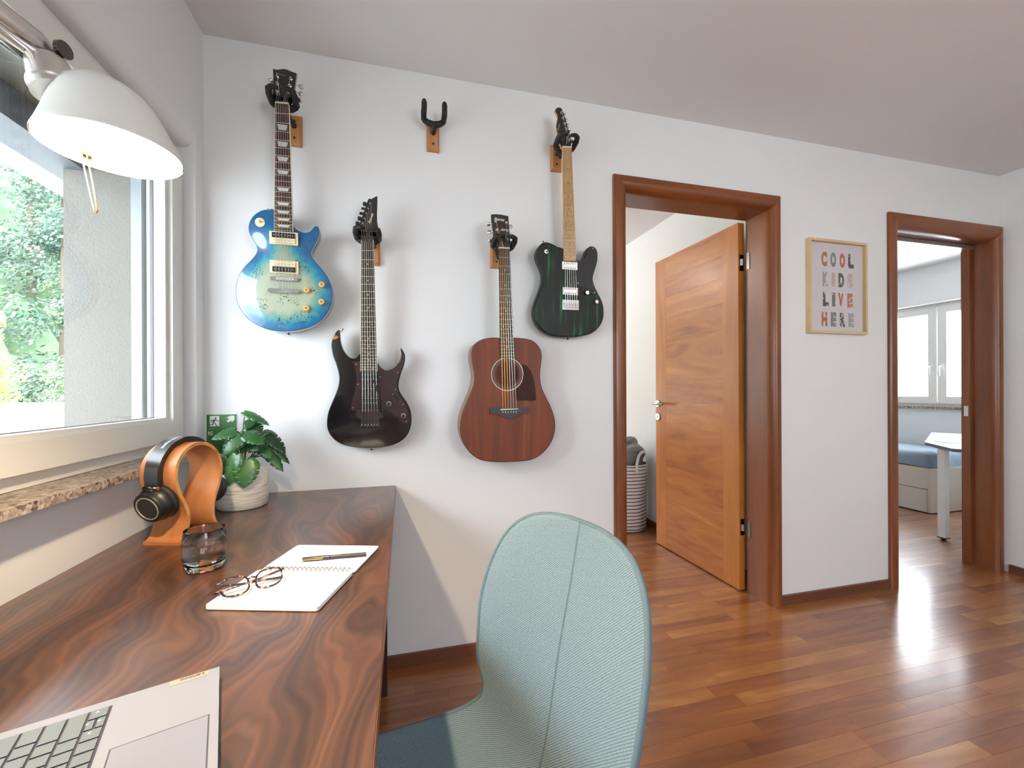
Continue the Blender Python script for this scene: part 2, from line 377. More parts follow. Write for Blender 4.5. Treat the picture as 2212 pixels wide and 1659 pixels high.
# ------------------------------------------------------------------ window 1
w1 = empty('window_1', kind='structure')
M['gasket'] = P('grey_gasket', srgb(120, 120, 124), .6)
def frame_ring(name, y0, y1, z0, z1, wy, wz, xa, xb, mat, parent, bevel=.004):
    return wall_grid(MB(), [y0, y0+wy, y1-wy, y1], [z0, z0+wz, z1-wz, z1], {(1, 1)}, xa, xb, 'x').build(name, mat, parent, bevel=bevel)
frame_ring('fixed_frame', WY0, WY1-.001, .934, 1.999, .034, .036, -.12, -.056, M['pvc'], w1)
YM = -.98
for nm, (ya, yb) in (('sash', (YM+.012, WY1-.012)), ('sash', (WY0+.012, YM-.012))):
    s_ = frame_ring(nm, ya, yb, .968, 1.965, .066, .066, -.11, -.036, M['pvc'], w1, .005)
    frame_ring('glazing_bead', ya+.062, yb-.062, 1.030, 1.903, .020, .018, -.085, -.050, M['pvc'], s_, .008)
    frame_ring('gasket', ya+.081, yb-.081, 1.047, 1.886, .003, .003, -.0925, -.0835, M['gasket'], s_, 0)
    B('pane', -.092, -.084, ya+.070, yb-.070, 1.038, 1.895, M['pane'], s_)
B('mullion', -.12, -.054, YM-.03, YM+.03, .97, 1.963, M['pvc'], w1, bevel=.004)
hd = B('window_handle', -.036, -.012, YM+.03, YM+.055, 1.38, 1.50, M['white'], w1, bevel=.006)
# roller shutter guide rail outside the glass
B('shutter_rail', -.150, -.121, -.148, -.101, .91, 1.95, P('grey_rail', srgb(150, 160, 166), .4), w1)
granite, N, L, b = new_mat('granite')
tc = N.new('ShaderNodeTexCoord'); vo = N.new('ShaderNodeTexVoronoi'); vo.inputs['Scale'].default_value = 130
no = N.new('ShaderNodeTexNoise'); no.inputs['Scale'].default_value = 70; no.inputs['Detail'].default_value = 3
L.new(tc.outputs['Object'], vo.inputs['Vector']); L.new(tc.outputs['Object'], no.inputs['Vector'])
mx = N.new('ShaderNodeMix'); mx.inputs['Factor'].default_value = .5; L.new(vo.outputs['Color'], mx.inputs['A']); L.new(no.outputs['Fac'], mx.inputs['B'])
r = ramp(N, [(.25, srgb(66, 54, 54)), (.42, srgb(134, 116, 104)), (.62, srgb(184, 168, 152)), (.8, srgb(212, 202, 190))])
L.new(mx.outputs['Result'], r.inputs['Fac']); L.new(r.outputs['Color'], b.inputs['Base Color']); b.inputs['Roughness'].default_value = .32
tag(B('trim_2', -.118, .053, WY0, -.0635, .9145, .933, granite, bevel=.003), 'speckled granite window sill above the desk', None, kind='structure')

# ------------------------------------------------------------------ door frames
def casing_profile(x_out, x_in, sgn):
    """cross-section of one rounded casing + jamb: outer wall edge -> bulge -> jamb face"""
    p = [(x_out, 0.0), (x_out, -.014), (x_out+sgn*.006, -.022)]
    for k in range(9):
        a = pi/2*k/8
        p.append((x_out+sgn*.03+(x_in-x_out-sgn*.03)*sin(a), -.026+.05*(1-cos(a))))
    p += [(x_in, .05), (x_in, WT+.004), (x_in-sgn*.028, WT+.004), (x_in-sgn*.028, 0.0)]
    return p
def door_frame(name, xa, xb, top, xoa, xob, ztop):
    root = empty(name, kind='structure')
    pl = casing_profile(xoa, xa, 1); MB().rings([[(x, y, z) for x, y in pl] for z in (0, top)]).build('jamb', M['casing'], root, smooth=True, auto=30)
    pr = casing_profile(xob, xb, -1); MB().rings([[(x, y, z) for x, y in pr] for z in (0, top)]).build('jamb', M['casing'], root, smooth=True, auto=30)
    # head, mitred ends
    ph = casing_profile(ztop, top, -1)
    def zx(z, side):
        t = (z-top)/(ztop-top)
        return xa+(xoa-xa)*t if side == 0 else xb+(xob-xb)*t
    MB().rings([[(zx(z, s), y, z) for z, y in ph] for s in (0, 1)]).build('head', M['casing_h'], root, smooth=True, auto=30)
    # mitre fillers: upper ends of the jambs
    for pr_, xi, xo in ((pl, xa, xoa), (pr, xb, xob)):
        ring0 = [(x, y, top) for x, y in pr_]
        ring1 = [(x, y, top+max(0.0, min(1.0, (x-xi)/(xo-xi)))*(ztop-top)) for x, y in pr_]
        MB().rings([ring0, ring1]).build('jamb_mitre', M['casing'], root, smooth=True, auto=30)
    return root
door1 = door_frame('door_1', D1[0], D1[1], DH, 1.669, 2.625, 2.143)
door2 = door_frame('door_2', D2[0], D2[1], DH-.02, 3.390, XR-.002, 2.140)
# leaf of door 1, open into the next room
ang = radians(1.2)
LM = Matrix.Translation((2.537, .178, 0)) @ Matrix.Rotation(ang, 4, 'Z')     # local y = along the leaf
leaf = empty('door_leaf'); leaf.parent = door1; leaf.matrix_local = LM
B('core', .002, .038, .001, .777, .010, 2.068, M['door_v'], leaf)
B('stile', 0, .04, .0, .118, .008, 2.07, M['door_v'], leaf, bevel=.001)
B('stile', 0, .04, .660, .778, .008, 2.07, M['door_v'], leaf, bevel=.001)
zc = .008
hts = [.13, .155, .14, .16, .15, .135, .165, .15, .14, .16, .15, .145, .135, .147]
kk = 2.062/sum(hts)
for h_ in hts:
    B('veneer_board', .0004, .0396, .1185, .6595, zc+.0003, zc+h_*kk-.0003, M['door_h'], leaf); zc += h_*kk
hd = MB(); hd.M = Matrix.Translation((0, .748, 1.032)) @ Matrix.Rotation(-pi/2, 4, 'Y')
hd.lathe([(.026, 0), (.026, .007), (.024, .009), (.0, .009)], 24, cap1=False); hd = hd.build('handle_rose', M['nickel'], leaf, smooth=True, auto=40)
MB().tube([(-.008, .748, 1.032), (-.045, .748, 1.032), (-.052, .742, 1.032), (-.054, .72, 1.032), (-.054, .63, 1.032)], .0095, 12).build('handle', M['nickel'], leaf, smooth=True)
kh = MB(); kh.M = Matrix.Translation((0, .748, .936)) @ Matrix.Rotation(-pi/2, 4, 'Y')
kh.lathe([(.026, 0), (.026, .007), (.024, .009), (.0, .009)], 24, cap1=False)
kh = kh.build('keyhole_rose', M['nickel'], leaf, smooth=True, auto=40)
B('keyhole', -.0098, -.008, .745, .751, .926, .948, M['black'], leaf)
for z in (1.845, .36):
    B('hinge', .008, .034, -.003, .001, z-.045, z+.045, M['dark_chrome'], leaf, bevel=.0012)
    B('hinge_plate', D1[1]-.003, D1[1]+.001, WT-.024, WT-.004, z-.045, z+.045, M['dark_chrome'], door1, bevel=.001)
    MB().tube([(2.556, .172, z-.018), (2.556, .172, z+.018)], .011, 10).build('hinge_knuckle', M['chrome'], door1)
# sliding leaf of door 2, mostly inside its pocket
B('sliding_leaf', D2[1]-.024, D2[1]+.02, .096, .136, .012, 2.05, M['casing'], door2, bevel=.002)
B('pull_plate', D2[1]-.0262, D2[1]-.0238, .105, .127, .955, 1.02, M['nickel'], door2, bevel=.001)
B('head_track', D2[0]+.001, D2[1]-.001, .085, .146, DH-.046, DH-.022, M['nickel'], door2)

# ------------------------------------------------------------------ room behind door 1
tag(B('wall_side_room', 2.70, 2.82, WT, 3.2, 0, H, M['wallw']), kind='structure')
tag(wall_grid(MB(), [-.36, -.3, 1.5, 2.82], [0, .8, 2.2, H], {(1, 1)}, 3.5, 3.62, 'y').build('wall_side_room_far', M['wallw']), kind='structure')
tag(B('wall_side_room_left', -.36, -.24, WT, 3.5, 0, H, M['wallw']), kind='structure')
tag(B('baseboard_side_room', 2.686, 2.70, WT, 3.4, 0, .055, M['base'], bevel=.003), kind='structure')
# ------------------------------------------------------------------ bedroom behind door 2
XW = 6.2
tag(wall_grid(MB(), [WT-.2, .32, 2.35, 3.4], [0, .93, 2.05, H], {(1, 1)}, XW, XW+.26, 'x').build('wall_bedroom_window', M['wallw']), kind='structure')
tag(B('wall_bedroom_far', 2.82, XW, 3.2, 3.32, 0, H, M['wallw']), kind='structure')
tag(B('wall_bedroom_near', 4.9, XW, 0.0, WT, 0, H, M['wallw']), kind='structure')
w2 = empty('window_2', kind='structure')
frame_ring('fixed_frame', .32, 2.35, .945, 2.05, .04, .04, XW+.10, XW+.17, M['pvc'], w2, .004)
for ya, yb in ((.345, 1.462), (1.475, 2.325)):
    s_ = frame_ring('sash', ya, yb, .972, 2.02, .075, .075, XW+.085, XW+.15, M['pvc'], w2, .005)
    B('pane', XW+.115, XW+.122, ya+.07, yb-.07, 1.04, 1.95, M['pane'], s_)
    yy = yb-.035 if ya < 1 else ya+.04
    B('handle_plate', XW+.076, XW+.086, yy-.014, yy+.014, 1.33, 1.40, M['white'], s_, bevel=.003)
    MB().tube([(XW+.08, yy, 1.37), (XW+.045, yy, 1.37), (XW+.04, yy, 1.36), (XW+.04, yy, 1.27)], .009, 8).build('handle', M['white'], s_, smooth=True)
tag(B('trim_3', XW-.03, XW+.15, .30, 2.37, .915, .944, granite, bevel=.003), kind='structure')

# ------------------------------------------------------------------ guitars (outlines in metres, a = right, b = up, c = out of the wall)
G={'LP':{'body':[(-0.0046,0.3773),(-0.0271,0.3768),(-0.0463,0.3731),(-0.0655,0.3616),(-0.082,0.3437),(-0.0918,0.3234),(-0.0949,0.3023),(-0.0912,0.2818),(-0.082,0.2647),(-0.0715,0.2462),(-0.0672,0.23),(-0.0707,0.2163),(-0.0818,0.1989),(-0.0983,0.1798),(-0.1149,0.1577),(-0.1273,0.136),(-0.1357,0.1116),(-0.1397,0.0845),(-0.1394,0.0576),(-0.1333,0.028),(-0.1203,0.0015),(-0.1019,-0.0219),(-0.0777,-0.0407),(-0.0478,-0.055),(-0.0174,-0.0623),(0.0161,-0.0646),(0.0501,-0.0621),(0.0845,-0.0538),(0.1165,-0.0403),(0.1429,-0.0205),(0.1637,0.0039),(0.1773,0.0297),(0.1856,0.0616),(0.1868,0.09),(0.1812,0.118),(0.1697,0.1455),(0.1539,0.1695),(0.1366,0.1901),(0.1238,0.2062),(0.1153,0.2195),(0.114,0.2318),(0.1185,0.2476),(0.1289,0.2669),(0.1378,0.2862),(0.1423,0.3051),(0.1411,0.322),(0.1354,0.3317),(0.1296,0.3324),(0.1224,0.328),(0.1151,0.3181),(0.1078,0.3098),(0.0949,0.305),(0.0806,0.3059),(0.0666,0.3123),(0.0554,0.3219),(0.0499,0.3306)],
  'nut':[(0.004,0.751),(0.0467,0.7533)],
  'fend':[(-0.0064,0.2982),(0.0537,0.2989)],
  'head':[(0.004,0.751),(-0.0021,0.7662),(-0.0066,0.789),(-0.0049,0.8098),(-0.0037,0.8393),(-0.0045,0.8743),(0.0064,0.8727),(0.0201,0.8763),(0.0311,0.8801),(0.0421,0.8791),(0.0531,0.8758),(0.0642,0.8733),(0.0731,0.8719),(0.0694,0.8431),(0.0657,0.8217),(0.0637,0.7947),(0.0545,0.7724),(0.0467,0.7533)],
  'posts':[(0.0096,0.849),(0.0092,0.8225),(0.008,0.7973),(0.0541,0.8479),(0.051,0.8222),(0.0493,0.7967)],
  'pegs':[(-0.0146,0.836),(-0.0142,0.8112),(-0.0127,0.7836),(0.0846,0.8333),(0.0829,0.8083),(0.0798,0.7854)],
  'pk1':[(-0.0229,0.2962),(0.0714,0.2965),(0.0708,0.25),(-0.0231,0.2501)],
  'pk2':[(-0.0232,0.1911),(0.0712,0.1932),(0.0706,0.147),(-0.0231,0.1457)],
  'bridge':[(-0.0201,0.1261),(0.0691,0.1254)],
  'tail':[(-0.0285,0.0815),(0.0748,0.0825)],
  'knobs':[(0.1503,0.1137),(0.0984,0.0899),(0.1487,0.0494),(0.0965,0.0236)],
  'switch':[(-0.0545,0.3254)],
  'straps':[(-0.034,0.3791),(0.0268,-0.0696)],
  'hang':[(0.0637,0.6727)],
  '_pl':(0.27,-0.078,1.42,2.5),
  },
'RG':{'body':[(-0.0174,0.2483),(-0.0297,0.2384),(-0.0389,0.2312),(-0.0495,0.2301),(-0.0616,0.2347),(-0.075,0.2489),(-0.0853,0.2679),(-0.0919,0.2916),(-0.0944,0.3169),(-0.0951,0.3359),(-0.0995,0.3374),(-0.1085,0.3292),(-0.1161,0.3163),(-0.1221,0.3003),(-0.1253,0.2813),(-0.1241,0.2591),(-0.1199,0.237),(-0.1112,0.2117),(-0.104,0.1863),(-0.0998,0.1607),(-0.1001,0.1351),(-0.1063,0.1095),(-0.117,0.0808),(-0.1277,0.0553),(-0.1384,0.0266),(-0.1438,-0.0053),(-0.1435,-0.0342),(-0.1349,-0.0601),(-0.1172,-0.0832),(-0.0934,-0.1002),(-0.0632,-0.1111),(-0.0203,-0.1176),(0.0263,-0.1201),(0.0672,-0.1177),(0.1055,-0.1091),(0.1377,-0.0918),(0.1589,-0.0656),(0.1704,-0.0289),(0.1705,0.0081),(0.1641,0.035),(0.1512,0.0619),(0.1352,0.0854),(0.1241,0.1054),(0.121,0.1253),(0.1243,0.1484),(0.1308,0.1716),(0.1405,0.1982),(0.1461,0.2214),(0.1471,0.2413),(0.1439,0.2544),(0.136,0.2675),(0.129,0.2739),(0.1296,0.264),(0.1321,0.2509),(0.1294,0.2344),(0.1214,0.2145),(0.107,0.1979),(0.0911,0.1878),(0.0753,0.1844),(0.0611,0.1909),(0.0487,0.2022),(0.041,0.2135)],
  'guard':[(-0.0517,0.2169),(-0.036,0.2184),(-0.0176,0.2202),(-0.018,0.1789),(0.0408,0.1793),(0.0416,0.2086),(0.0487,0.1979),(0.0611,0.1866),(0.0752,0.1805),(0.091,0.1836),(0.1076,0.1939),(0.1223,0.2095),(0.1307,0.2294),(0.1333,0.2476),(0.1321,0.2615),(0.1385,0.2583),(0.1426,0.2445),(0.1425,0.2247),(0.138,0.2015),(0.1266,0.1749),(0.1182,0.1484),(0.1146,0.122),(0.1183,0.1021),(0.1294,0.0788),(0.1454,0.0486),(0.1566,0.0217),(0.163,-0.0019),(0.1613,-0.0193),(0.1509,-0.0264),(0.138,-0.0234),(0.1252,-0.0131),(0.1124,0.0038),(0.0933,0.0188),(0.0744,0.029),(0.0634,0.0358),(-0.0359,0.0373),(-0.0375,0.0288),(-0.0543,0.0301),(-0.0582,0.0382),(-0.0519,0.0641),(-0.0428,0.0964),(-0.0367,0.1319),(-0.0349,0.161),(-0.0404,0.1964)],
  'nut':[(-0.0126,0.6759),(0.0305,0.6794)],
  'fend':[(-0.0186,0.1798),(0.0408,0.1803)],
  'head':[(-0.0126,0.6759),(-0.0203,0.6966),(-0.0268,0.7173),(-0.0184,0.7439),(-0.0035,0.7893),(0.0115,0.8334),(0.0151,0.8399),(0.0233,0.8386),(0.0352,0.8466),(0.0447,0.8522),(0.0464,0.8478),(0.0456,0.8156),(0.0442,0.7849),(0.0449,0.7543),(0.0487,0.7301),(0.0402,0.7048),(0.0305,0.6794)],
  'posts':[(0.0217,0.8229),(0.0148,0.8033),(0.0082,0.7844),(0.0013,0.7655),(-0.0059,0.7466),(-0.0128,0.7252)],
  'pegs':[(-0.0003,0.8215),(-0.0063,0.8042),(-0.0129,0.7848),(-0.0197,0.765),(-0.0272,0.7455),(-0.0337,0.7258)],
  'pk1':[(-0.0226,0.1772),(0.0476,0.1777),(0.0474,0.1401),(-0.0229,0.14)],
  'pk2':[(-0.0209,0.1222),(0.0473,0.1221),(0.0471,0.105),(-0.021,0.1053)],
  'pk3':[(-0.0227,0.0865),(0.047,0.086),(0.0468,0.0476),(-0.023,0.0485)],
  'bridge':[(-0.0192,0.0246),(0.0466,0.0235)],
  'trem':[(-0.0222,0.0279),(0.0507,0.0268),(0.0503,-0.0376),(-0.0227,-0.0357)],
  'plate':[(-0.0359,0.0363),(0.0618,0.0348),(0.0616,0.0018),(0.0505,-0.0045),(-0.0225,-0.003),(-0.0362,0.0038)],
  'knobs':[(0.084,0.0534),(0.1397,0.0053)],
  'sw':[(0.1001,0.0906),(0.1255,0.0638)],
  'bar':[(0.0538,0.0168),(0.0524,0.0498),(0.0479,0.0827),(0.0403,0.1155),(0.0311,0.1384),(0.0213,0.158)],
  'straps':[(-0.0885,0.34),(0.0169,-0.1247)],
  'chip':[(-0.1221,0.3003),(-0.1161,0.3116),(-0.1072,0.3159),(-0.0998,0.3136),(-0.1007,0.3066),(-0.1103,0.3013)],
  'text':[(0.0168,0.7456),(0.0348,0.7932)],
  'hang':[(0.0323,0.6389)],
  '_pl':(0.575,-0.066,1.03,2.5),
  },
'AC':{'body':[(-0.0471,0.2954),(-0.0759,0.2956),(-0.1033,0.2915),(-0.1272,0.2832),(-0.1459,0.2693),(-0.1578,0.2491),(-0.1605,0.224),(-0.1579,0.1973),(-0.1512,0.164),(-0.1496,0.1339),(-0.1531,0.1071),(-0.1633,0.0771),(-0.1785,0.0438),(-0.1936,0.0074),(-0.2037,-0.029),(-0.2065,-0.0622),(-0.2022,-0.0989),(-0.189,-0.1327),(-0.1672,-0.1636),(-0.1386,-0.1867),(-0.1079,-0.1982),(-0.0631,-0.2046),(-0.0141,-0.2069),(0.0391,-0.2066),(0.0823,-0.2034),(0.1187,-0.1893),(0.1518,-0.1626),(0.1759,-0.1284),(0.189,-0.0901),(0.1897,-0.0479),(0.1816,-0.0126),(0.1667,0.0228),(0.1483,0.058),(0.1318,0.0929),(0.1245,0.1278),(0.1245,0.1626),(0.1293,0.2009),(0.1312,0.2322),(0.1246,0.2565),(0.1083,0.2769),(0.0865,0.2903),(0.0577,0.2957),(0.0097,0.2979)],
  'nut':[(-0.0509,0.6563),(-0.0063,0.6581)],
  'fend':[(-0.0459,0.215),(0.0131,0.2159)],
  'head':[(-0.0509,0.6563),(-0.0578,0.6692),(-0.0664,0.6887),(-0.0732,0.7285),(-0.0783,0.7683),(-0.08,0.7923),(-0.061,0.7951),(-0.0403,0.7955),(-0.0096,0.7925),(-0.0082,0.775),(-0.0054,0.7311),(-0.002,0.6941),(-0.0003,0.6739),(-0.0063,0.6581)],
  'posts':[(-0.0621,0.7648),(-0.0577,0.7315),(-0.0543,0.6971),(-0.0177,0.7646),(-0.0149,0.732),(-0.0115,0.6984)],
  'pegs':[(-0.0893,0.7565),(-0.0853,0.7247),(-0.0819,0.6901),(0.0023,0.7563),(0.0058,0.7237),(0.0093,0.6899)],
  'hole':[(-0.0145,0.1497),(0.035,0.1499),(0.0529,0.15)],
  'bridge':[(-0.0885,0.0142),(-0.0557,0.0154),(0.0395,0.0158),(0.0699,0.0147),(0.0699,-0.0089),(0.0394,-0.0101),(0.0216,-0.02),(0.0003,-0.0285),(-0.0138,-0.0303),(-0.0313,-0.0242),(-0.0522,-0.0118),(-0.0869,-0.0119)],
  'saddle':[(-0.0452,0.0064),(0.0287,0.0084)],
  'pins':[(-0.0365,-0.0043),(-0.025,-0.0045),(-0.0137,-0.0047),(-0.0021,-0.0042),(0.0092,-0.0044),(0.0198,-0.0035)],
  'guard':[(0.0476,0.1913),(0.0648,0.1873),(0.0792,0.1726),(0.0918,0.1485),(0.1001,0.1173),(0.1044,0.0826),(0.1069,0.0513),(0.1044,0.0427),(0.0898,0.0404),(0.0574,0.0424),(0.0199,0.0452),(0.0189,0.0881),(0.036,0.1018),(0.0478,0.1242),(0.0529,0.15),(0.0511,0.1724)],
  'text':[(-0.068,0.7743),(-0.0159,0.7827)],
  'hang':[(-0.0638,0.6136)],
  '_pl':(1.14,-0.128,1.05,0.6),
  },
'TE':{'body':[(-0.035,0.333),(-0.0502,0.3352),(-0.0675,0.3421),(-0.0818,0.3476),(-0.0979,0.3523),(-0.1127,0.3517),(-0.1274,0.3456),(-0.1405,0.3297),(-0.1492,0.3125),(-0.1514,0.2926),(-0.1474,0.273),(-0.1368,0.2506),(-0.1262,0.2281),(-0.1222,0.2084),(-0.1234,0.1818),(-0.1314,0.1547),(-0.143,0.1241),(-0.1535,0.0969),(-0.1613,0.0666),(-0.1618,0.0399),(-0.1545,0.0135),(-0.1402,-0.0094),(-0.1206,-0.0289),(-0.0917,-0.0449),(-0.052,-0.0523),(-0.0083,-0.0528),(0.0397,-0.0498),(0.0844,-0.0416),(0.1182,-0.0285),(0.1482,-0.0032),(0.1649,0.0287),(0.1689,0.0602),(0.1657,0.0914),(0.1557,0.1187),(0.138,0.149),(0.1205,0.179),(0.1126,0.2026),(0.1141,0.2233),(0.1231,0.2513),(0.132,0.2828),(0.1342,0.3104),(0.1312,0.3308),(0.1216,0.3454),(0.1083,0.3522),(0.0952,0.3491),(0.0842,0.3373),(0.077,0.3232),(0.0717,0.3058),(0.0644,0.2917),(0.0534,0.2848),(0.0405,0.2865),(0.0256,0.2956)],
  'guard':[(0.0321,0.2785),(0.0424,0.2833),(0.0535,0.282),(0.0674,0.2892),(0.0769,0.3045),(0.0818,0.3219),(0.0876,0.3349),(0.0972,0.3458),(0.1083,0.3491),(0.1205,0.3429),(0.129,0.3289),(0.1316,0.3102),(0.1294,0.2827),(0.1205,0.2512),(0.1115,0.2231),(0.1099,0.2025),(0.1171,0.1788),(0.1288,0.1554),(0.1347,0.1426),(0.1269,0.1335),(0.1117,0.1372),(0.0946,0.1501),(0.0775,0.1646),(0.0551,0.1702),(0.0365,0.1725),(0.0331,0.2046),(0.0348,0.2455)],
  'nut':[(-0.0436,0.7521),(-0.001,0.7566)],
  'fend':[(-0.0299,0.2748),(0.0269,0.2788)],
  'head':[(-0.0429,0.7537),(-0.0489,0.7716),(-0.0542,0.7872),(-0.0598,0.8121),(-0.0654,0.8252),(-0.0681,0.8411),(-0.067,0.8552),(-0.0634,0.8674),(-0.0616,0.8793),(-0.0636,0.8883),(-0.0681,0.8968),(-0.0739,0.9041),(-0.0734,0.9111),(-0.0684,0.9177),(-0.0596,0.9225),(-0.0507,0.9228),(-0.0431,0.9182),(-0.0391,0.9106),(-0.0339,0.8987),(-0.0247,0.8756),(-0.0154,0.8489),(-0.006,0.821),(0.0027,0.794),(0.0011,0.775),(-0.0013,0.7581)],
  'posts':[(-0.0467,0.9013),(-0.0388,0.8793),(-0.0308,0.8571),(-0.0229,0.8361),(-0.0153,0.8132),(-0.0056,0.7946)],
  'pegs':[(-0.0301,0.9039),(-0.0222,0.8824),(-0.0136,0.8591),(-0.0069,0.8384),(0.0012,0.815),(0.0092,0.7949)],
  'pk1':[(-0.0385,0.2691),(0.0333,0.2742),(0.0337,0.2413),(-0.0381,0.2366)],
  'pk2':[(-0.0347,0.1601),(0.0367,0.164),(0.0371,0.1324),(-0.0343,0.1287)],
  'plate':[(-0.0329,0.1068),(0.0441,0.1126),(0.0447,0.0671),(-0.0316,0.0638)],
  'bridge':[(-0.0247,0.0929),(0.0395,0.0959)],
  'knobs':[(0.0797,0.1431),(0.1255,0.1051)],
  'switch':[(-0.108,0.31)],
  'screws':[(0.1085,0.3403),(0.0314,0.2784),(0.0401,0.1846),(0.1191,0.1473)],
  'straps':[(-0.1156,0.3548),(0.0028,-0.0576)],
  'hang':[(-0.0723,0.7017)],
  '_pl':(1.42,-0.066,1.42,2.5),
  }}

def seg_dist(p, poly):
    best = 1e9; n = len(poly)
    for i in range(n):
        a, b_ = poly[i], poly[(i+1) % n]; ab = b_-a; l2 = ab.length_squared
        t = 0 if l2 == 0 else max(0, min(1, (p-a).dot(ab)/l2))
        d = (p-(a+ab*t)).length
        if d < best: best = d
    return best
def inside(p, poly):
    c = False; n = len(poly)
    for i in range(n):
        a, b_ = poly[i], poly[i-1]
        if (a.y > p.y) != (b_.y > p.y) and p.x < (b_.x-a.x)*(p.y-a.y)/(b_.y-a.y)+a.x: c = not c
    return c
def inset(poly, d):
    n = len(poly); out = []
    area = sum(poly[i].x*poly[(i+1) % n].y-poly[(i+1) % n].x*poly[i].y for i in range(n))
    sg = 1 if area > 0 else -1
    for i in range(n):
        t = (poly[(i+1) % n]-poly[i-1]); nn = Vector((-t.y, t.x))*sg
        if nn.length > 0: nn.normalize()
        q = poly[i]+nn*d
        if d > 0 and (seg_dist(q, poly) < .7*d or not inside(q, poly)): q = poly[i]+nn*d*.12
        out.append(q)
    return out
def guitar_body(name, outline, thick, mats, parent, rnd=.006, dome=0.0, step=.009, hole=None, side_mat=None):
    """solid body: front cap (triangulated, may be domed or holed) + rounded sides + back. mats = [front, side]"""
    po = [Vector(p) for p in outline]
    area = sum(po[i].x*po[(i+1) % len(po)].y-po[(i+1) % len(po)].x*po[i].y for i in range(len(po)))
    if area < 0: po.reverse()
    top = inset(po, rnd*.8)
    bm = bmesh.new(); lay = bm.verts.layers.float.new('edge')
    pts = list(top); n = len(top); edges = [(i, (i+1) % n) for i in range(n)]
    if hole:
        hc, hr = Vector(hole[0]), hole[1]
        h0 = len(pts); k = 40
        pts += [hc+Vector((hr*cos(2*pi*i/k), hr*sin(2*pi*i/k))) for i in range(k)]
        edges += [(h0+i, h0+(i+1) % k) for i in range(k)]
    xs_ = [p.x for p in top]; ys_ = [p.y for p in top]
    dist = {}
    if dome or True:
        y = min(ys_)+step/2
        while y < max(ys_):
            x = min(xs_)+step/2
            while x < max(xs_):
                q = Vector((x, y))
                if inside(q, top) and seg_dist(q, top) > step*.4 and (not hole or (q-hc).length > hr+step*.4): pts.append(q)
                x += step
            y += step
    vo, eo, fo, _, _, _ = geometry.delaunay_2d_cdt(pts, edges, [], 3 if hole else 1, 1e-6)
    ds = [seg_dist(v_, top) for v_ in vo]
    zt = [dome*(1-math.exp(-(d/.035)**1.5)) for d in ds]
    V = [bm.verts.new((v_.x, v_.y, z_)) for v_, z_ in zip(vo, zt)]
    for f in fo:
        try: fc = bm.faces.new([V[i] for i in f]); fc.material_index = 0; fc.smooth = True
        except ValueError: pass
    for v_, d in zip(V, ds): v_[lay] = d
    # sides
    prof = [(rnd*.8, 0.0), (rnd*.3, -rnd*.25), (0.0, -rnd), (0.0, -thick+rnd), (rnd*.3, -thick+rnd*.25), (rnd*.8, -thick)]
    rr = [[bm.verts.new((p.x, p.y, z_)) for p in inset(po, d)] for d, z_ in prof]
    for ri, (a, b_) in enumerate(zip(rr[:-1], rr[1:])):
        for i in range(n):
            j = (i+1) % n
            fc = bm.faces.new((a[i], b_[i], b_[j], a[j])); fc.smooth = True; fc.material_index = 0 if ri < 1 else 1
    fc = bm.faces.new(list(reversed(rr[-1]))); fc.material_index = 1
    if hole:   # soundbox inside: rim + dark back board
        k = 40; a = [bm.verts.new((hc.x+hr*cos(2*pi*i/k), hc.y+hr*sin(2*pi*i/k), 0)) for i in range(k)]
        b_ = [bm.verts.new((hc.x+hr*cos(2*pi*i/k), hc.y+hr*sin(2*pi*i/k), -.004)) for i in range(k)]
        for i in range(k):
            bm.faces.new((a[i], a[(i+1) % k], b_[(i+1) % k], b_[i])).material_index = 1
    me = bpy.data.meshes.new(name); bm.to_mesh(me); bm.free()
    me.set_sharp_from_angle(angle=radians(50))
    return mesh_obj(name, me, mats, parent)
def flat_plate(name, pts, z0, z1, mat, parent, bevel=.0006):
    po = [Vector(p) for p in pts]
    return MB().prism(po, z0, z1).build(name, mat, parent, bevel=bevel, seg=1)
def disc(name, c, r, z0, z1, mat, parent, seg=20, dome=False):
    p = [(r, z0), (r, z1-.0008), (r-.0008, z1)]
    if dome: p = [(r, z0), (r, z0+(z1-z0)*.4), (r*.8, z0+(z1-z0)*.8), (r*.4, z1)]
    return MB().lathe(p, seg, (c[0], c[1], 0)).build(name, mat, parent, smooth=True, auto=35)
def lerp(a, b_, t): return (a[0]+(b_[0]-a[0])*t, a[1]+(b_[1]-a[1])*t)
def mid(p): return (sum(q[0] for q in p)/len(p), sum(q[1] for q in p)/len(p))
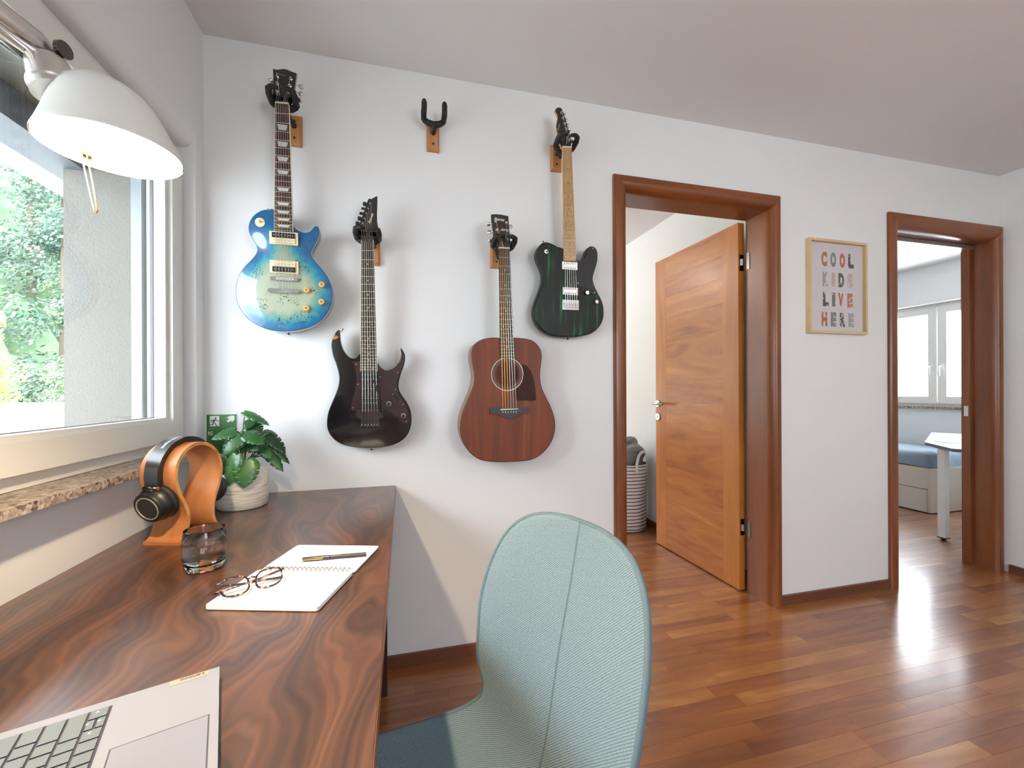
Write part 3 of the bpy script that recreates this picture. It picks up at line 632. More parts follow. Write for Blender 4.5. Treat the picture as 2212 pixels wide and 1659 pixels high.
def neck_set(root, g, nfrets, m_board, m_neck, m_fret, scale_b, board_z, dots, binding=None, dot_mat=None, block=False):
    """neck, fretboard, frets, inlays, nut; scale_b = bridge point pair (string ends)"""
    nl, nr = g['nut']; fl_, fr_ = g['fend']
    z0, z1 = board_z
    rings = []
    for t in [0, .25, .5, .75, 1.0]:
        l, r_ = lerp(nl, fl_, t), lerp(nr, fr_, t); c = mid([l, r_]); hw = (r_[0]-l[0])/2-.0015
        dep = .019 if t < .7 else .022
        rings.append([(c[0]+hw*cos(a), c[1], z0-dep*sin(a)) for a in [pi*k/10 for k in range(11)]])
    MB().rings(rings).build('neck', m_neck, root, smooth=True, auto=40)
    fb = MB().prism([nl, nr, fr_, fl_], z0, z1).build('fretboard', m_board, root, bevel=.0006, seg=1)
    if binding:
        for a, b_ in ((nl, fl_), (nr, fr_)):
            s = 1 if a is nr else -1
            MB().prism([a, (a[0]+s*.0014, a[1]), (b_[0]+s*.0014, b_[1]), b_], z0, z1).build('binding', binding, root)
    L_ = mid(g['nut'])[1]-mid(scale_b)[1]
    tot = mid(g['nut'])[1]-mid(g['fend'])[1]
    fpos = lambda n_: L_*(1-2**(-n_/12))/tot
    for n_ in range(1, nfrets+1):
        t = fpos(n_)
        if t > .995: break
        l, r_ = lerp(nl, fl_, t), lerp(nr, fr_, t)
        MB().tube([(l[0], l[1], z1), (r_[0], r_[1], z1)], .0012, 6).build('fret', m_fret, root)
    dm = dot_mat or M['pearl']
    for n_ in dots:
        t = (fpos(n_-1)+fpos(n_))/2
        if t > .98: continue
        l, r_ = lerp(nl, fl_, t), lerp(nr, fr_, t); c = mid([l, r_]); w_ = r_[0]-l[0]
        if block:
            h_ = (fpos(n_)-fpos(n_-1))*tot*.5*.62; a = w_*.36
            MB().prism([(c[0]-a, c[1]+h_), (c[0]+a, c[1]+h_), (c[0]+a*.78, c[1]-h_), (c[0]-a*.78, c[1]-h_)], z1-.0002, z1+.0004).build('inlay', dm, root)
        else:
            for dx in ((-.25*w_, .25*w_) if n_ in (12, 24) else (0,)):
                disc('inlay', (c[0]+dx, c[1]), .0026, z1-.0002, z1+.0004, dm, root, 12)
    n0, n1 = Vector(nl), Vector(nr)
    MB().prism([(nl[0], nl[1]-.001), (nr[0], nr[1]-.001), (nr[0], nr[1]+.004), (nl[0], nl[1]+.004)], z0, z1+.003).build('nut', M['bone'] if m_board is not M['rosewood'] or binding or nfrets == 20 else M['black'], root, bevel=.0006, seg=1)
def strings(root, g, zn, bl, br, zb, order, mat, head_z, ends=None):
    nl, nr = g['nut']
    for k in range(6):
        t = (k+.6)/6.2
        a = lerp(nl, nr, t); b_ = lerp(bl, br, k/5)
        pts = [(b_[0], b_[1], zb), (a[0], a[1], zn)]
        po = g['posts'][order[k]]
        pts.append((po[0], po[1], head_z))
        if ends: pts.insert(0, ends[k])
        MB().tube(pts, .00085 if k < 3 else .0006, 5).build('string', mat[0] if k < 3 else mat[1], root)
def tuners(root, g, head_z, back_z, m_post, m_peg, shape='kidney', inward=None):
    for i, (p, q) in enumerate(zip(g['posts'], g['pegs'])):
        o = MB().lathe([(.0052, head_z), (.0052, head_z+.002), (.0032, head_z+.003), (.0030, head_z+.010), (.0022, head_z+.011)], 12, (p[0], p[1], 0)).build('tuner_post', m_post, root, smooth=True, auto=35)
        d = Vector((q[0]-p[0], q[1]-p[1])); l = d.length; d.normalize()
        zc_ = (head_z+back_z)/2-.004
        mb = MB().tube([(p[0], p[1], zc_), (p[0]+d.x*(l-.006), p[1]+d.y*(l-.006), zc_)], .0025, 8)
        tp = mb.build('tuner_shaft', m_post, root, smooth=True)
        pm_ = MB(); ang_ = math.atan2(d.y, d.x); tw = random.uniform(-1.0, 1.0)
        pm_.M = Matrix.Translation((q[0], q[1], zc_)) @ Matrix.Rotation(ang_, 4, 'Z') @ Matrix.Rotation(tw, 4, 'X')
        pm_.rings([[(x_, .0085*s_*cos(a), .0032*s_*sin(a)) for a in [2*pi*k/10 for k in range(10)]] for x_, s_ in ((-.008, .35), (-.005, .8), (0, 1), (.005, .95), (.008, .6))])
        pm_.build('tuning_peg', m_peg, root, smooth=True)
def guitar_root(key, name, label, z_off=0.0):
    x0, y0, z0, tau = G[key]['_pl']
    return empty(name, (x0, y0, z0), (pi/2+radians(tau), 0, 0), label, 'guitar', 'guitars hung on the wall')
def strap_buttons(root, pts, z, dirs, mat):
    for p, d in zip(pts, dirs):
        v_ = Vector((d[0], d[1], 0)).normalized()
        a = Vector((p[0], p[1], z))
        MB().tube([a-v_*.008, a, a+v_*.004, a+v_*.006], [.0035, .003, .006, .0055], 10).build('strap_button', mat, root, smooth=True, auto=40)
def put_text(name, s, root, org, angle, size, z, mat, shear=0.0, bold=0.0, sx=1.0):
    me = text_mesh(s, size, shear, bold)
    me.transform(Matrix.Translation((org[0], org[1], z)) @ Matrix.Rotation(angle, 4, 'Z') @ Matrix.Diagonal((sx, 1, 1, 1)))
    return mesh_obj(name, me, mat, root)

# ---- blue burst single-cut electric
def mat_burst():
    m_, N, L, b = new_mat('blue_burst_burl')
    at = N.new('ShaderNodeAttribute'); at.attribute_name = 'edge'
    tc = N.new('ShaderNodeTexCoord'); sp = N.new('ShaderNodeSeparateXYZ'); L.new(tc.outputs['Object'], sp.inputs[0])
    n1 = N.new('ShaderNodeTexNoise'); n1.inputs['Scale'].default_value = 16; n1.inputs['Detail'].default_value = 6; n1.inputs['Distortion'].default_value = 1.5; L.new(tc.outputs['Object'], n1.inputs['Vector'])
    # edge distance + cloudy noise - (upper bout stays blue)
    up = N.new('ShaderNodeMapRange'); up.inputs['From Min'].default_value = .17; up.inputs['From Max'].default_value = .33; up.inputs['To Min'].default_value = 0; up.inputs['To Max'].default_value = .055; L.new(sp.outputs['Y'], up.inputs['Value'])
    a1 = N.new('ShaderNodeMath'); a1.operation = 'MULTIPLY_ADD'; L.new(n1.outputs['Fac'], a1.inputs[0]); a1.inputs[1].default_value = .05; L.new(at.outputs['Fac'], a1.inputs[2])
    a2 = N.new('ShaderNodeMath'); a2.operation = 'SUBTRACT'; L.new(a1.outputs[0], a2.inputs[0]); L.new(up.outputs[0], a2.inputs[1])
    a3 = N.new('ShaderNodeMath'); a3.operation = 'MULTIPLY'; L.new(a2.outputs[0], a3.inputs[0]); a3.inputs[1].default_value = 10.0
    r = ramp(N, [(.22, srgb(0, 88, 138)), (.46, srgb(8, 120, 160)), (.64, srgb(74, 152, 152)), (.82, srgb(136, 160, 142)), (1.0, srgb(166, 174, 150))]); L.new(a3.outputs[0], r.inputs['Fac'])
    n2 = N.new('ShaderNodeTexNoise'); n2.inputs['Scale'].default_value = 150; n2.inputs['Detail'].default_value = 3; L.new(tc.outputs['Object'], n2.inputs['Vector'])
    n3 = N.new('ShaderNodeTexNoise'); n3.inputs['Scale'].default_value = 17; n3.inputs['Detail'].default_value = 1; L.new(tc.outputs['Object'], n3.inputs['Vector'])
    k1 = N.new('ShaderNodeMapRange'); k1.inputs['From Min'].default_value = .55; k1.inputs['From Max'].default_value = .64; L.new(n2.outputs['Fac'], k1.inputs['Value'])
    k2 = N.new('ShaderNodeMapRange'); k2.inputs['From Min'].default_value = .50; k2.inputs['From Max'].default_value = .60; L.new(n3.outputs['Fac'], k2.inputs['Value'])
    k3 = N.new('ShaderNodeMath'); k3.operation = 'MULTIPLY'; L.new(k1.outputs[0], k3.inputs[0]); L.new(k2.outputs[0], k3.inputs[1])
    mx = N.new('ShaderNodeMix'); mx.data_type = 'RGBA'; L.new(k3.outputs[0], mx.inputs['Factor']); L.new(r.outputs['Color'], mx.inputs['A']); mx.inputs['B'].default_value = srgb(66, 52, 42)
    L.new(mx.outputs['Result'], b.inputs['Base Color']); b.inputs['Roughness'].default_value = .25; b.inputs['Coat Weight'].default_value = 1.0; b.inputs['Coat Roughness'].default_value = .03
    return m_
g = G['LP']
lp = guitar_root('LP', 'electric_guitar', 'single-cut electric guitar with glossy blue burst burl top and cream pickup rings')
guitar_body('body', catmull(g['body'], 2), .048, [mat_burst(), P('teal_back', srgb(20, 60, 90), .2, coat=1.0)], lp, rnd=.0035, dome=.008)
ed = catmull(g['body'], 2); ed3 = [(p.x, p.y, -.0035) for p in ed]
MB().tube(ed3, .0014, 6, closed=True).build('binding', P('white_binding', srgb(206, 208, 206), .35), lp, smooth=True)
neck_set(lp, g, 22, M['rosewood'], M['gloss_black'], M['fret'], g['bridge'], (.002, .0125), (3, 5, 7, 9, 12, 15, 17, 19, 21), binding=M['cream'], block=True)
MB().prism([Vector(p) for p in catmull(g['head'], 1)], -.010, .004).build('headstock', M['gloss_black'], lp, bevel=.001, seg=1)
tuners(lp, g, .004, -.010, M['chrome'], M['nickel'])
def humbucker(root, q, ring, cover1, cover2, z, name='pickup'):
    c = mid(q); w_ = (q[1][0]-q[0][0]); h_ = abs(q[0][1]-q[3][1])
    e = empty(name); e.parent = root; e.location = (c[0], c[1], z)
    MB().box(-w_/2, w_/2, -h_/2, h_/2, -.002, .006).build('pickup_ring', ring, e, bevel=.0025)
    MB().box(-w_*.40, w_*.40, .0008, h_*.40, .0, .0105).build('coil', cover1, e, bevel=.002)
    MB().box(-w_*.40, w_*.40, -h_*.40, -.0008, .0, .0105).build('coil', cover2, e, bevel=.002)
    for k in range(6):
        for s, m__ in ((1, cover1), (-1, cover2)):
            disc('pole_screw', ((k-2.5)*w_*.127, s*h_*.2), .0021, .010, .0114, M['nickel'], e, 8)
    return e
humbucker(lp, g['pk1'], M['cream'], M['black'], M['cream'], .008)
humbucker(lp, g['pk2'], M['cream'], M['cream'], M['black'], .008)
bl, br = g['bridge']; c = mid(g['bridge'])
MB().box(bl[0], br[0], c[1]-.006, c[1]+.006, .008, .020).build('bridge', M['chrome'], lp, bevel=.004)
for k in range(6): MB().box(c[0]-.026+k*.0102, c[0]-.019+k*.0102, c[1]-.004, c[1]+.004, .019, .0225).build('saddle', M['nickel'], lp, bevel=.001, seg=1)
tl, tr = g['tail']; c2 = mid(g['tail'])
MB().box(tl[0]+.004, tr[0]-.004, c2[1]-.007, c2[1]+.007, .008, .021).build('tailpiece', M['chrome'], lp, bevel=.005)
for q in (tl, tr): disc('stud', (q[0]+(.004 if q is tl else -.004), q[1]), .006, .008, .022, M['chrome'], lp)
for q in g['knobs']:
    k_ = MB().lathe([(.0125, .006), (.0122, .009), (.0105, .016), (.0098, .018), (.004, .0185), (.0038, .0175)], 24, (q[0], q[1], 0)).build('knob', P('amber_knob', srgb(222, 176, 112), .25, coat=.5) if 'amber_knob' not in bpy.data.materials else bpy.data.materials['amber_knob'], lp, smooth=True, auto=30)
    disc('knob_cap', q, .0048, .0175, .0188, M['gold'], lp, 14)
q = g['switch'][0]
disc('switch_plate', q, .0165, .004, .0072, M['cream'], lp, 32)
MB().tube([(q[0], q[1], .007), (q[0]+.001, q[1]+.002, .014), (q[0]+.003, q[1]+.004, .024)], [.0045, .003, .0034], 10).build('switch_tip', M['cream'], lp, smooth=True)
strap_buttons(lp, g['straps'], -.022, ((-.3, 1), (0, -1)), M['chrome'])
strings(lp, g, .0165, (c[0]-.0255, c[1]), (c[0]+.0255, c[1]), .0235, [2, 1, 0, 3, 4, 5], (M['string'], M['string']), .010, [(c2[0]-.0255+k*.0102, c2[1], .018) for k in range(6)])
hp = G['LP']['head']; 
sq = [(hp[5][0]+.010+.0034*k/2, hp[5][1]-.0135-.0006*k/2+(.0035 if k == 1 else .0014)*(1 if k % 2 else -.3), .0044) for k in range(18)]
MB().tube(sq, .0005, 4).build('headstock_script', M['white_print'], lp)
MB().tube([(.012, .825, .0045), (.020, .820, .0045), (.017, .810, .0045), (.024, .806, .0045), (.019, .797, .0045), (.028, .788, .0045)], .0006, 4).build('headstock_signature', M['gold'], lp)

# ---- black double-cut electric with whammy bar
g = G['RG']
rg = guitar_root('RG', 'electric_guitar', 'glossy black double-cut electric guitar with sharp horns and brown metallic pickguard')
guitar_body('body', catmull(g['body'], 2), .042, [M['gloss_black'], M['gloss_black']], rg, rnd=.004)
m_guard = P('brown_metallic_guard', srgb(74, 56, 56), .22, metal=.55, coat=.6)
flat_plate('pickguard', [tuple(p) for p in catmull(g['guard'], 1)], .0, .0022, m_guard, rg)
neck_set(rg, g, 24, M['rosewood'], M['maple'], M['fret'], g['bridge'], (.003, .0105), (3, 5, 7, 9, 12, 15, 17, 19, 21, 24), binding=M['bone'])
MB().prism([Vector(p) for p in g['head']], -.012, .002).build('headstock', M['gloss_black'], rg, bevel=.001, seg=1)
tuners(rg, g, .002, -.012, M['dark_chrome'], M['black'])
nl, nr = g['nut']
for k in range(3):
    a = lerp(nl, nr, .04+k*.32); b_ = lerp(nl, nr, .04+k*.32+.28)
    MB().box(a[0], b_[0], a[1]-.002, a[1]+.012, .004, .0175).build('locking_nut', M['dark_chrome'], rg, bevel=.002)
def dark_humb(q, name='pickup', single=False):
    c = mid(q); w_ = (q[1][0]-q[0][0]); h_ = abs(q[0][1]-q[3][1])
    e = empty(name); e.parent = rg; e.location = (c[0], c[1], 0)
    if single:
        MB().box(-w_/2, w_/2, -h_/2, h_/2, .001, .010).build('pickup_cover', M['black'], e, bevel=.0042, seg=3)
        rows_ = (0,)
    else:
        MB().box(-w_/2, w_/2, -h_/2, h_/2, .001, .005).build('pickup_base', M['black'], e, bevel=.003)
        for s in (1, -1): MB().box(-w_*.46, w_*.46, s*h_*.24-h_*.20, s*h_*.24+h_*.20, .004, .0105).build('coil', M['black'], e, bevel=.002)
        rows_ = (h_*.24, -h_*.24)
    for k in range(6):
        for yy in rows_: disc('pole_screw', ((k-2.5)*.0102, yy), .0022, .009, .0112, M['nickel'], e, 8)
dark_humb(g['pk1']); dark_humb(g['pk2'], single=True); dark_humb(g['pk3'])
flat_plate('tremolo_plate', g['plate'], .0, .008, M['dark_chrome'], rg, .0015)
t_ = g['trem']; cx_ = mid(t_)
MB().box(t_[0][0], t_[1][0], t_[3][1], t_[3][1]+.020, .004, .013).build('tremolo_tail', M['dark_chrome'], rg, bevel=.002)
for k in range(6):
    xx = cx_[0]+(k-2.5)*.0112
    MB().box(xx-.0046, xx+.0046, t_[3][1]+.004, t_[0][1]-.002, .007, .0165).build('saddle', M['dark_chrome'], rg, bevel=.0018)
    MB().tube([(xx, t_[3][1]-.002, .012), (xx, t_[3][1]+.012, .015)], .003, 8).build('fine_tuner', M['dark_chrome'], rg, smooth=True)
bar = [(p.x, p.y, .012+.022*min(1, i/4)) for i, p in enumerate(catmull(g['bar'], 3, False))]
MB().tube(bar, .0032, 8).build('whammy_bar', M['black'], rg, smooth=True)
disc('bar_collar', g['bar'][0], .006, .006, .018, M['dark_chrome'], rg)
for q in g['knobs']:
    disc('knob_washer', q, .0095, .001, .004, M['nickel'], rg)
    disc('knob', q, .0072, .003, .016, M['dark_chrome'], rg)
a, b_ = g['sw']
MB().tube([(a[0], a[1], .0025), (b_[0], b_[1], .0025)], .0016, 6).build('switch_slot', M['black'], rg)
MB().tube([(b_[0]-.004, b_[1]+.004, .002), (b_[0]-.003, b_[1]+.003, .014)], .0022, 8).build('switch_tip', M['black'], rg)
for q in (a, b_): disc('screw', q, .0024, .002, .0034, M['nickel'], rg, 10)
for zx_, zy_ in ((-.036, .2078), (.118, .1758), (.1091, .1104), (.1367, .0504), (.151, -.0167), (-.0496, .0397), (.0516, .1591), (-.0306, .1303)): disc('screw', (zx_, zy_), .0022, .002, .0034, M['nickel'], rg, 10)
flat_plate('paint_chip', g['chip'], -.0012, .0003, M['oak'], rg, 0)
strap_buttons(rg, g['straps'], -.018, ((.6, 1), (0, -1)), M['chrome'])
bl, br = g['bridge']
strings(rg, g, .0135, (cx_[0]-.027, bl[1]), (cx_[0]+.027, bl[1]), .0170, [5, 4, 3, 2, 1, 0], (M['string'], M['string']), .008)
ta, tb = g['text']
put_text('headstock_lettering', 'Ibanez', rg, (ta[0]+.002, ta[1]), math.atan2(tb[1]-ta[1], tb[0]-ta[0])+.03, .0135, .0024, P('cream_print', srgb(226, 218, 176), .5), shear=.15, bold=.0003, sx=1.15)

# ---- mahogany dreadnought acoustic
g = G['AC']
mah = wood('mahogany_top', [(.22, srgb(70, 30, 16)), (.45, srgb(106, 48, 22)), (.62, srgb(130, 62, 28)), (.85, srgb(156, 84, 42))], (1, .05, 1), 26, .8, .55, fibre=.35, bump=.03)
mah2 = wood('mahogany_side', [(.25, srgb(122, 80, 62)), (.75, srgb(168, 122, 98))], (1, .05, 1), 30, .6, .4)
ac = guitar_root('AC', 'acoustic_guitar', 'brown mahogany dreadnought acoustic guitar with round sound hole and dark bridge')
hc, h1, h2 = g['hole']; hr = h1[0]-hc[0]; ho = h2[0]-hc[0]
guitar_body('body', catmull(g['body'], 2), .102, [mah, mah2], ac, rnd=.0025, hole=(hc, hr), step=.012)
ed3 = [(p.x, p.y, -.0025) for p in catmull(g['body'], 2)]
MB().tube(ed3, .0022, 6, closed=True).build('binding', P('dark_binding', srgb(58, 46, 44), .4), ac, smooth=True)
bx0 = P('soundbox_inside', srgb(72, 46, 32), .8)
MB().box(hc[0]-.07, hc[0]+.07, hc[1]-.075, hc[1]+.075, -.0995, -.0960).build('soundbox_board', bx0, ac)
MB().box(hc[0]-.048, hc[0]+.020, hc[1]-.028, hc[1]+.026, -.0958, -.0952).build('maker_label', P('label_paper', srgb(168, 166, 148), .8), ac)
ringm = [('rosette_ring', ho, ho-.0022, M['bone']), ('rosette_inlay', ho-.0024, hr+.004, P('rosette_wood', srgb(96, 62, 52), .5)), ('rosette_line', hr+.0034, hr+.0016, P('rosette_line', srgb(70, 48, 40), .5))]
for nm, ra, rb, mm in ringm:
    mb = MB(); k = 48
    mb.rings_closed([[(hc[0]+rr_*cos(2*pi*i/k), hc[1]+rr_*sin(2*pi*i/k), zz) for rr_, zz in ((ra, 0), (ra, .0005), (rb, .0005), (rb, 0))] for i in range(k)])
    mb.build(nm, mm, ac)
flat_plate('pickguard', [tuple(p) for p in catmull(g['guard'], 2)], .0, .0011, P('tortoise_guard', srgb(60, 32, 24), .6, var=(60, .3), spec=.25), ac)
neck_set(ac, g, 20, M['rosewood'], M['rosewood'], M['fret'], g['saddle'], (.001, .009), (3, 5, 7, 9, 12, 15, 17))
MB().prism([Vector(p) for p in g['head']], -.014, .0).build('headstock', P('head_veneer', srgb(40, 27, 22), .35), ac, bevel=.001, seg=1)
tuners(ac, g, .0, -.014, M['chrome'], M['nickel'])
flat_plate('bridge', g['bridge'], .0, .009, P('bridge_rosewood', srgb(38, 28, 28), .4), ac, .0015)
s0, s1 = g['saddle']
MB().tube([(s0[0], s0[1], .009), (s1[0], s1[1], .009)], .0026, 8).build('saddle', M['bone'], ac, smooth=True)
for q in g['pins']: disc('bridge_pin', q, .0026, .008, .012, M['bone'], ac, 10, dome=True)
sc_ = mid(g['saddle'])
strings(ac, g, .0125, (g['pins'][0][0], s0[1]), (g['pins'][5][0], s1[1]), .0125, [2, 1, 0, 3, 4, 5], (M['bronze'], M['string']), .006, [(q[0], q[1], .009) for q in g['pins']])
ta, tb = g['text']
put_text('headstock_lettering', 'Ibanez', ac, (ta[0]-.002, ta[1]-.003), radians(-2), .0165, .0003, M['white_print'], shear=.45, bold=.0002)
hq = mid(g['posts'])
put_text('headstock_emblem', 'Aw', ac, (hq[0]-.005, hq[1]-.002), radians(8), .014, .0003, M['white_print'], shear=.5, bold=.0003)

# ---- green tele style electric
g = G['TE']
def mat_green():
    m_, N, L, b = new_mat('black_green_ash')
    tc = N.new('ShaderNodeTexCoord'); mp = N.new('ShaderNodeMapping'); mp.inputs['Scale'].default_value = (1, .035, 1); L.new(tc.outputs['Object'], mp.inputs[0])
    n1 = N.new('ShaderNodeTexNoise'); n1.inputs['Scale'].default_value = 62; n1.inputs['Detail'].default_value = 2.5; n1.inputs['Distortion'].default_value = .35; L.new(mp.outputs[0], n1.inputs['Vector'])
    mp2 = N.new('ShaderNodeMapping'); mp2.inputs['Scale'].default_value = (1, .25, 1); L.new(tc.outputs['Object'], mp2.inputs[0])
    n2 = N.new('ShaderNodeTexNoise'); n2.inputs['Scale'].default_value = 26; n2.inputs['Detail'].default_value = 4; L.new(mp2.outputs[0], n2.inputs['Vector'])
    ma = N.new('ShaderNodeMath'); ma.operation = 'MULTIPLY_ADD'; L.new(n2.outputs['Fac'], ma.inputs[0]); ma.inputs[1].default_value = .45; L.new(n1.outputs['Fac'], ma.inputs[2])
    r = ramp(N, [(.70, srgb(14, 18, 13)), (.80, srgb(12, 32, 20)), (.88, srgb(14, 66, 36)), (.97, srgb(30, 104, 54))]); L.new(ma.outputs[0], r.inputs['Fac']); L.new(r.outputs['Color'], b.inputs['Base Color'])
    b.inputs['Roughness'].default_value = .45; b.inputs['Specular IOR Level'].default_value = .3
    bp = N.new('ShaderNodeBump'); bp.inputs['Strength'].default_value = .15; bp.inputs['Distance'].default_value = .001; L.new(n1.outputs['Fac'], bp.inputs['Height']); L.new(bp.outputs['Normal'], b.inputs['Normal'])
    return m_
mg = mat_green()
te = guitar_root('TE', 'electric_guitar', 'dark green grained electric guitar with maple neck and black pickguard')
guitar_body('body', catmull(g['body'], 2), .044, [mg, P('green_black_side', srgb(24, 28, 25), .4)], te, rnd=.007)
flat_plate('pickguard', [tuple(p) for p in catmull(g['guard'], 2)], .0, .002, P('matt_black_guard', srgb(14, 14, 15), .5), te)
for q in g['screws']: disc('screw', q, .0024, .0018, .0032, M['nickel'], te, 10)
neck_set(te, g, 22, M['maple'], M['maple'], M['fret'], g['bridge'], (.002, .010), (3, 5, 7, 9, 12, 15, 17, 19, 21), dot_mat=M['black'])
MB().prism([Vector(p) for p in catmull(g['head'], 1)], -.013, -.0012).build('headstock', M['maple'], te, bevel=.001, seg=1)
MB().prism([Vector(p) for p in inset([Vector(p) for p in g['head']], .0006)], -.0012, .0).build('headstock_face', P('dark_green_face', srgb(18, 24, 18), .2, coat=.8), te)
tuners(te, g, .0, -.013, M['chrome'], M['chrome'])
def filter_pickup(q):
    c = mid(q); w_ = (q[1][0]-q[0][0]); h_ = abs(q[0][1]-q[3][1])
    e = empty('pickup'); e.parent = te; e.location = (c[0], c[1], 0)
    MB().box(-w_/2, w_/2, -h_/2, h_/2, .0, .009).build('pickup_cover', M['chrome'], e, bevel=.002)
    MB().box(-w_*.40, w_*.40, -h_*.16, h_*.16, .0088, .0098).build('pickup_insert', M['nickel'], e, bevel=.0004, seg=1)
    for k in range(6):
        for s in (1, -1): disc('pole_slot', ((k-2.5)*w_*.135, s*h_*.32), .0022, .0088, .0095, M['black'], e, 8)
filter_pickup(g['pk1']); filter_pickup(g['pk2'])
q = g['plate']; c = mid(q); w_ = q[1][0]-q[0][0]; h_ = q[0][1]-q[3][1]
MB().box(c[0]-w_/2, c[0]+w_/2, c[1]-h_/2, c[1]+h_/2, .0, .004).build('bridge_plate', M['chrome'], te, bevel=.0015)
for k in range(6):
    xx = c[0]+(k-2.5)*.0105
    MB().box(xx-.0045, xx+.0045, c[1]-.012, c[1]+.010, .004, .010).build('saddle', M['chrome'], te, bevel=.0012)
    disc('saddle_hole', (xx, c[1]-.001), .0018, .0098, .0104, M['black'], te, 8)
for q in g['knobs']:
    disc('knob', q, .0085, .001, .016, M['chrome'], te)
q = g['switch'][0]
disc('switch_nut', q, .0095, .0, .004, M['chrome'], te, 20)
MB().tube([(q[0], q[1], .003), (q[0]+.004, q[1]+.001, .012), (q[0]+.009, q[1]+.002, .018)], [.0032, .0022, .0026], 8).build('switch_tip', M['black'], te, smooth=True)
strap_buttons(te, g['straps'], -.020, ((-.2, 1), (0, -1)), M['chrome'])
strings(te, g, .0125, (c[0]-.0262, c[1]+.006), (c[0]+.0262, c[1]+.006), .0115, [5, 4, 3, 2, 1, 0], (M['string'], M['string']), .006)
hp = g['head']
put_text('headstock_script', 'Squier', te, (hp[5][0]+.008, hp[5][1]-.018), radians(72), .0125, .0004, P('silver_print', srgb(150, 152, 146), .5), shear=.4)

# ------------------------------------------------------------------ wall hangers
def hanger(x, zb, neck_x, neck_z, out, label, closed=True):
    """oak block screwed to the wall + black swivelling yoke; neck_x/neck_z/out = where the yoke grips"""
    e = empty('guitar_hanger', (x, 0, zb), label=label, cat='guitar hanger', group='guitar wall hangers')
    blk = MB(); hw, hh = .0255, .058
    blk.rings([[(sx*a, -d, sz*b_) for sx, sz in ((-1, -1), (1, -1), (1, 1), (-1, 1))] for a, b_, d in ((hw, hh, .0), (hw, hh, .010), (hw-.008, hh-.008, .020))])
    blk.build('wood_block', M['oak'], e, bevel=.001)
    for s in (-1, 1): MB().tube([(0, -.021, s*.032), (0, -.0185, s*.032)], .0045, 10).build('screw_hole', M['black'], e)
    nx = neck_x-x; nz = neck_z-zb
    MB().tube([(0, -.016, .012), (0, -.03, .014), (nx*.5, -.045, nz-.03), (nx, -out+.035, nz-.018)], [.010, .009, .008, .010], 10).build('stem', M['black'], e, smooth=True)
    y0_ = -out+.030
    y = MB().tube([(nx-.040, y0_, nz-.004), (nx-.025, y0_+.002, nz-.013), (nx, y0_+.004, nz-.018), (nx+.025, y0_+.002, nz-.013), (nx+.040, y0_, nz-.004)], [.011, .012, .013, .012, .011], 10)
    y.build('yoke', M['rubber'], e, smooth=True)
    for s in (-1, 1):
        if closed:
            MB().tube([(nx+s*.040, y0_, nz-.004), (nx+s*.042, -out-.006, nz+.006), (nx+s*.039, -out-.026, nz+.014), (nx+s*.030, -out-.033, nz+.016)], [.011, .0115, .011, .009], 10).build('arm', M['rubber'], e, smooth=True)
            MB().tube([(nx+s*.034, -out-.032, nz+.016), (nx+s*.022, -out-.034, nz+.017), (nx+s*.006, -out-.033, nz+.015)], [.009, .0085, .006], 10).build('gate', M['rubber'], e, smooth=True)
        else:
            MB().tube([(nx+s*.040, y0_, nz-.004), (nx+s*.041, -out-.004, nz+.002), (nx+s*.040, -out-.022, nz+.012)], [.011, .0115, .011], 10).build('arm', M['rubber'], e, smooth=True)
            MB().tube([(nx+s*.040, -out-.020, nz+.006), (nx+s*.040, -out-.022, nz+.032), (nx+s*.040, -out-.020, nz+.042)], [.0105, .011, .008], 10).build('gate', M['rubber'], e, smooth=True)
    return e
def nut_world(key, up=.012):
    x0, y0, z0, tau = G[key]['_pl']; c = mid(G[key]['nut']); t = radians(tau)
    b_ = c[1]+up
    return x0+c[0], y0-b_*sin(t), z0+b_*cos(t)
for key, bx, bz, lab in (('LP', .312, 2.142, 'black yoke hanger on oak block holding the blue burst guitar'), ('RG', .600, 1.70, 'black yoke hanger on oak block holding the black guitar'),
                         ('AC', 1.107, 1.722, 'black yoke hanger on oak block holding the acoustic guitar'), ('TE', 1.385, 2.178, 'black yoke hanger on oak block holding the green guitar')):
    nx, ny, nz = nut_world(key, .022)
    hanger(bx, bz, nx, nz, -ny+.004, lab)
hanger(.839, 2.193, .839, 2.245, .075, 'empty black yoke hanger on oak block between the guitars', closed=False)

# ------------------------------------------------------------------ desk
DZ = 0.746
desk = empty('desk', (0.34, -.95, 0), label='long walnut desk with flat top set under the window', cat='desk')
def child(o, root):
    o.parent = root; o.matrix_parent_inverse = root.matrix_world.inverted(); return o
bpy.context.view_layer.update()
child(B('desk_top', .002, .681, -1.98, -.002, DZ-.034, DZ, M['desk'], bevel=.0012), desk)
child(B('edge_band', .681, .6825, -1.98, -.002, DZ-.033, DZ-.0012, M['desk_edge']), desk)
darkw = wood('dark_panel', [(.3, srgb(46, 26, 18)), (.7, srgb(74, 44, 30))], (1, 1, .15), 10, .6, .45)
child(B('panel_leg', .05, .652, -.165, -.130, 0.0, DZ-.034, darkw, bevel=.001), desk)
child(B('panel_leg', .05, .652, -1.90, -1.865, 0.0, DZ-.034, darkw, bevel=.001), desk)
child(B('modesty_panel', .05, .068, -1.865, -.165, .35, DZ-.034, darkw), desk)

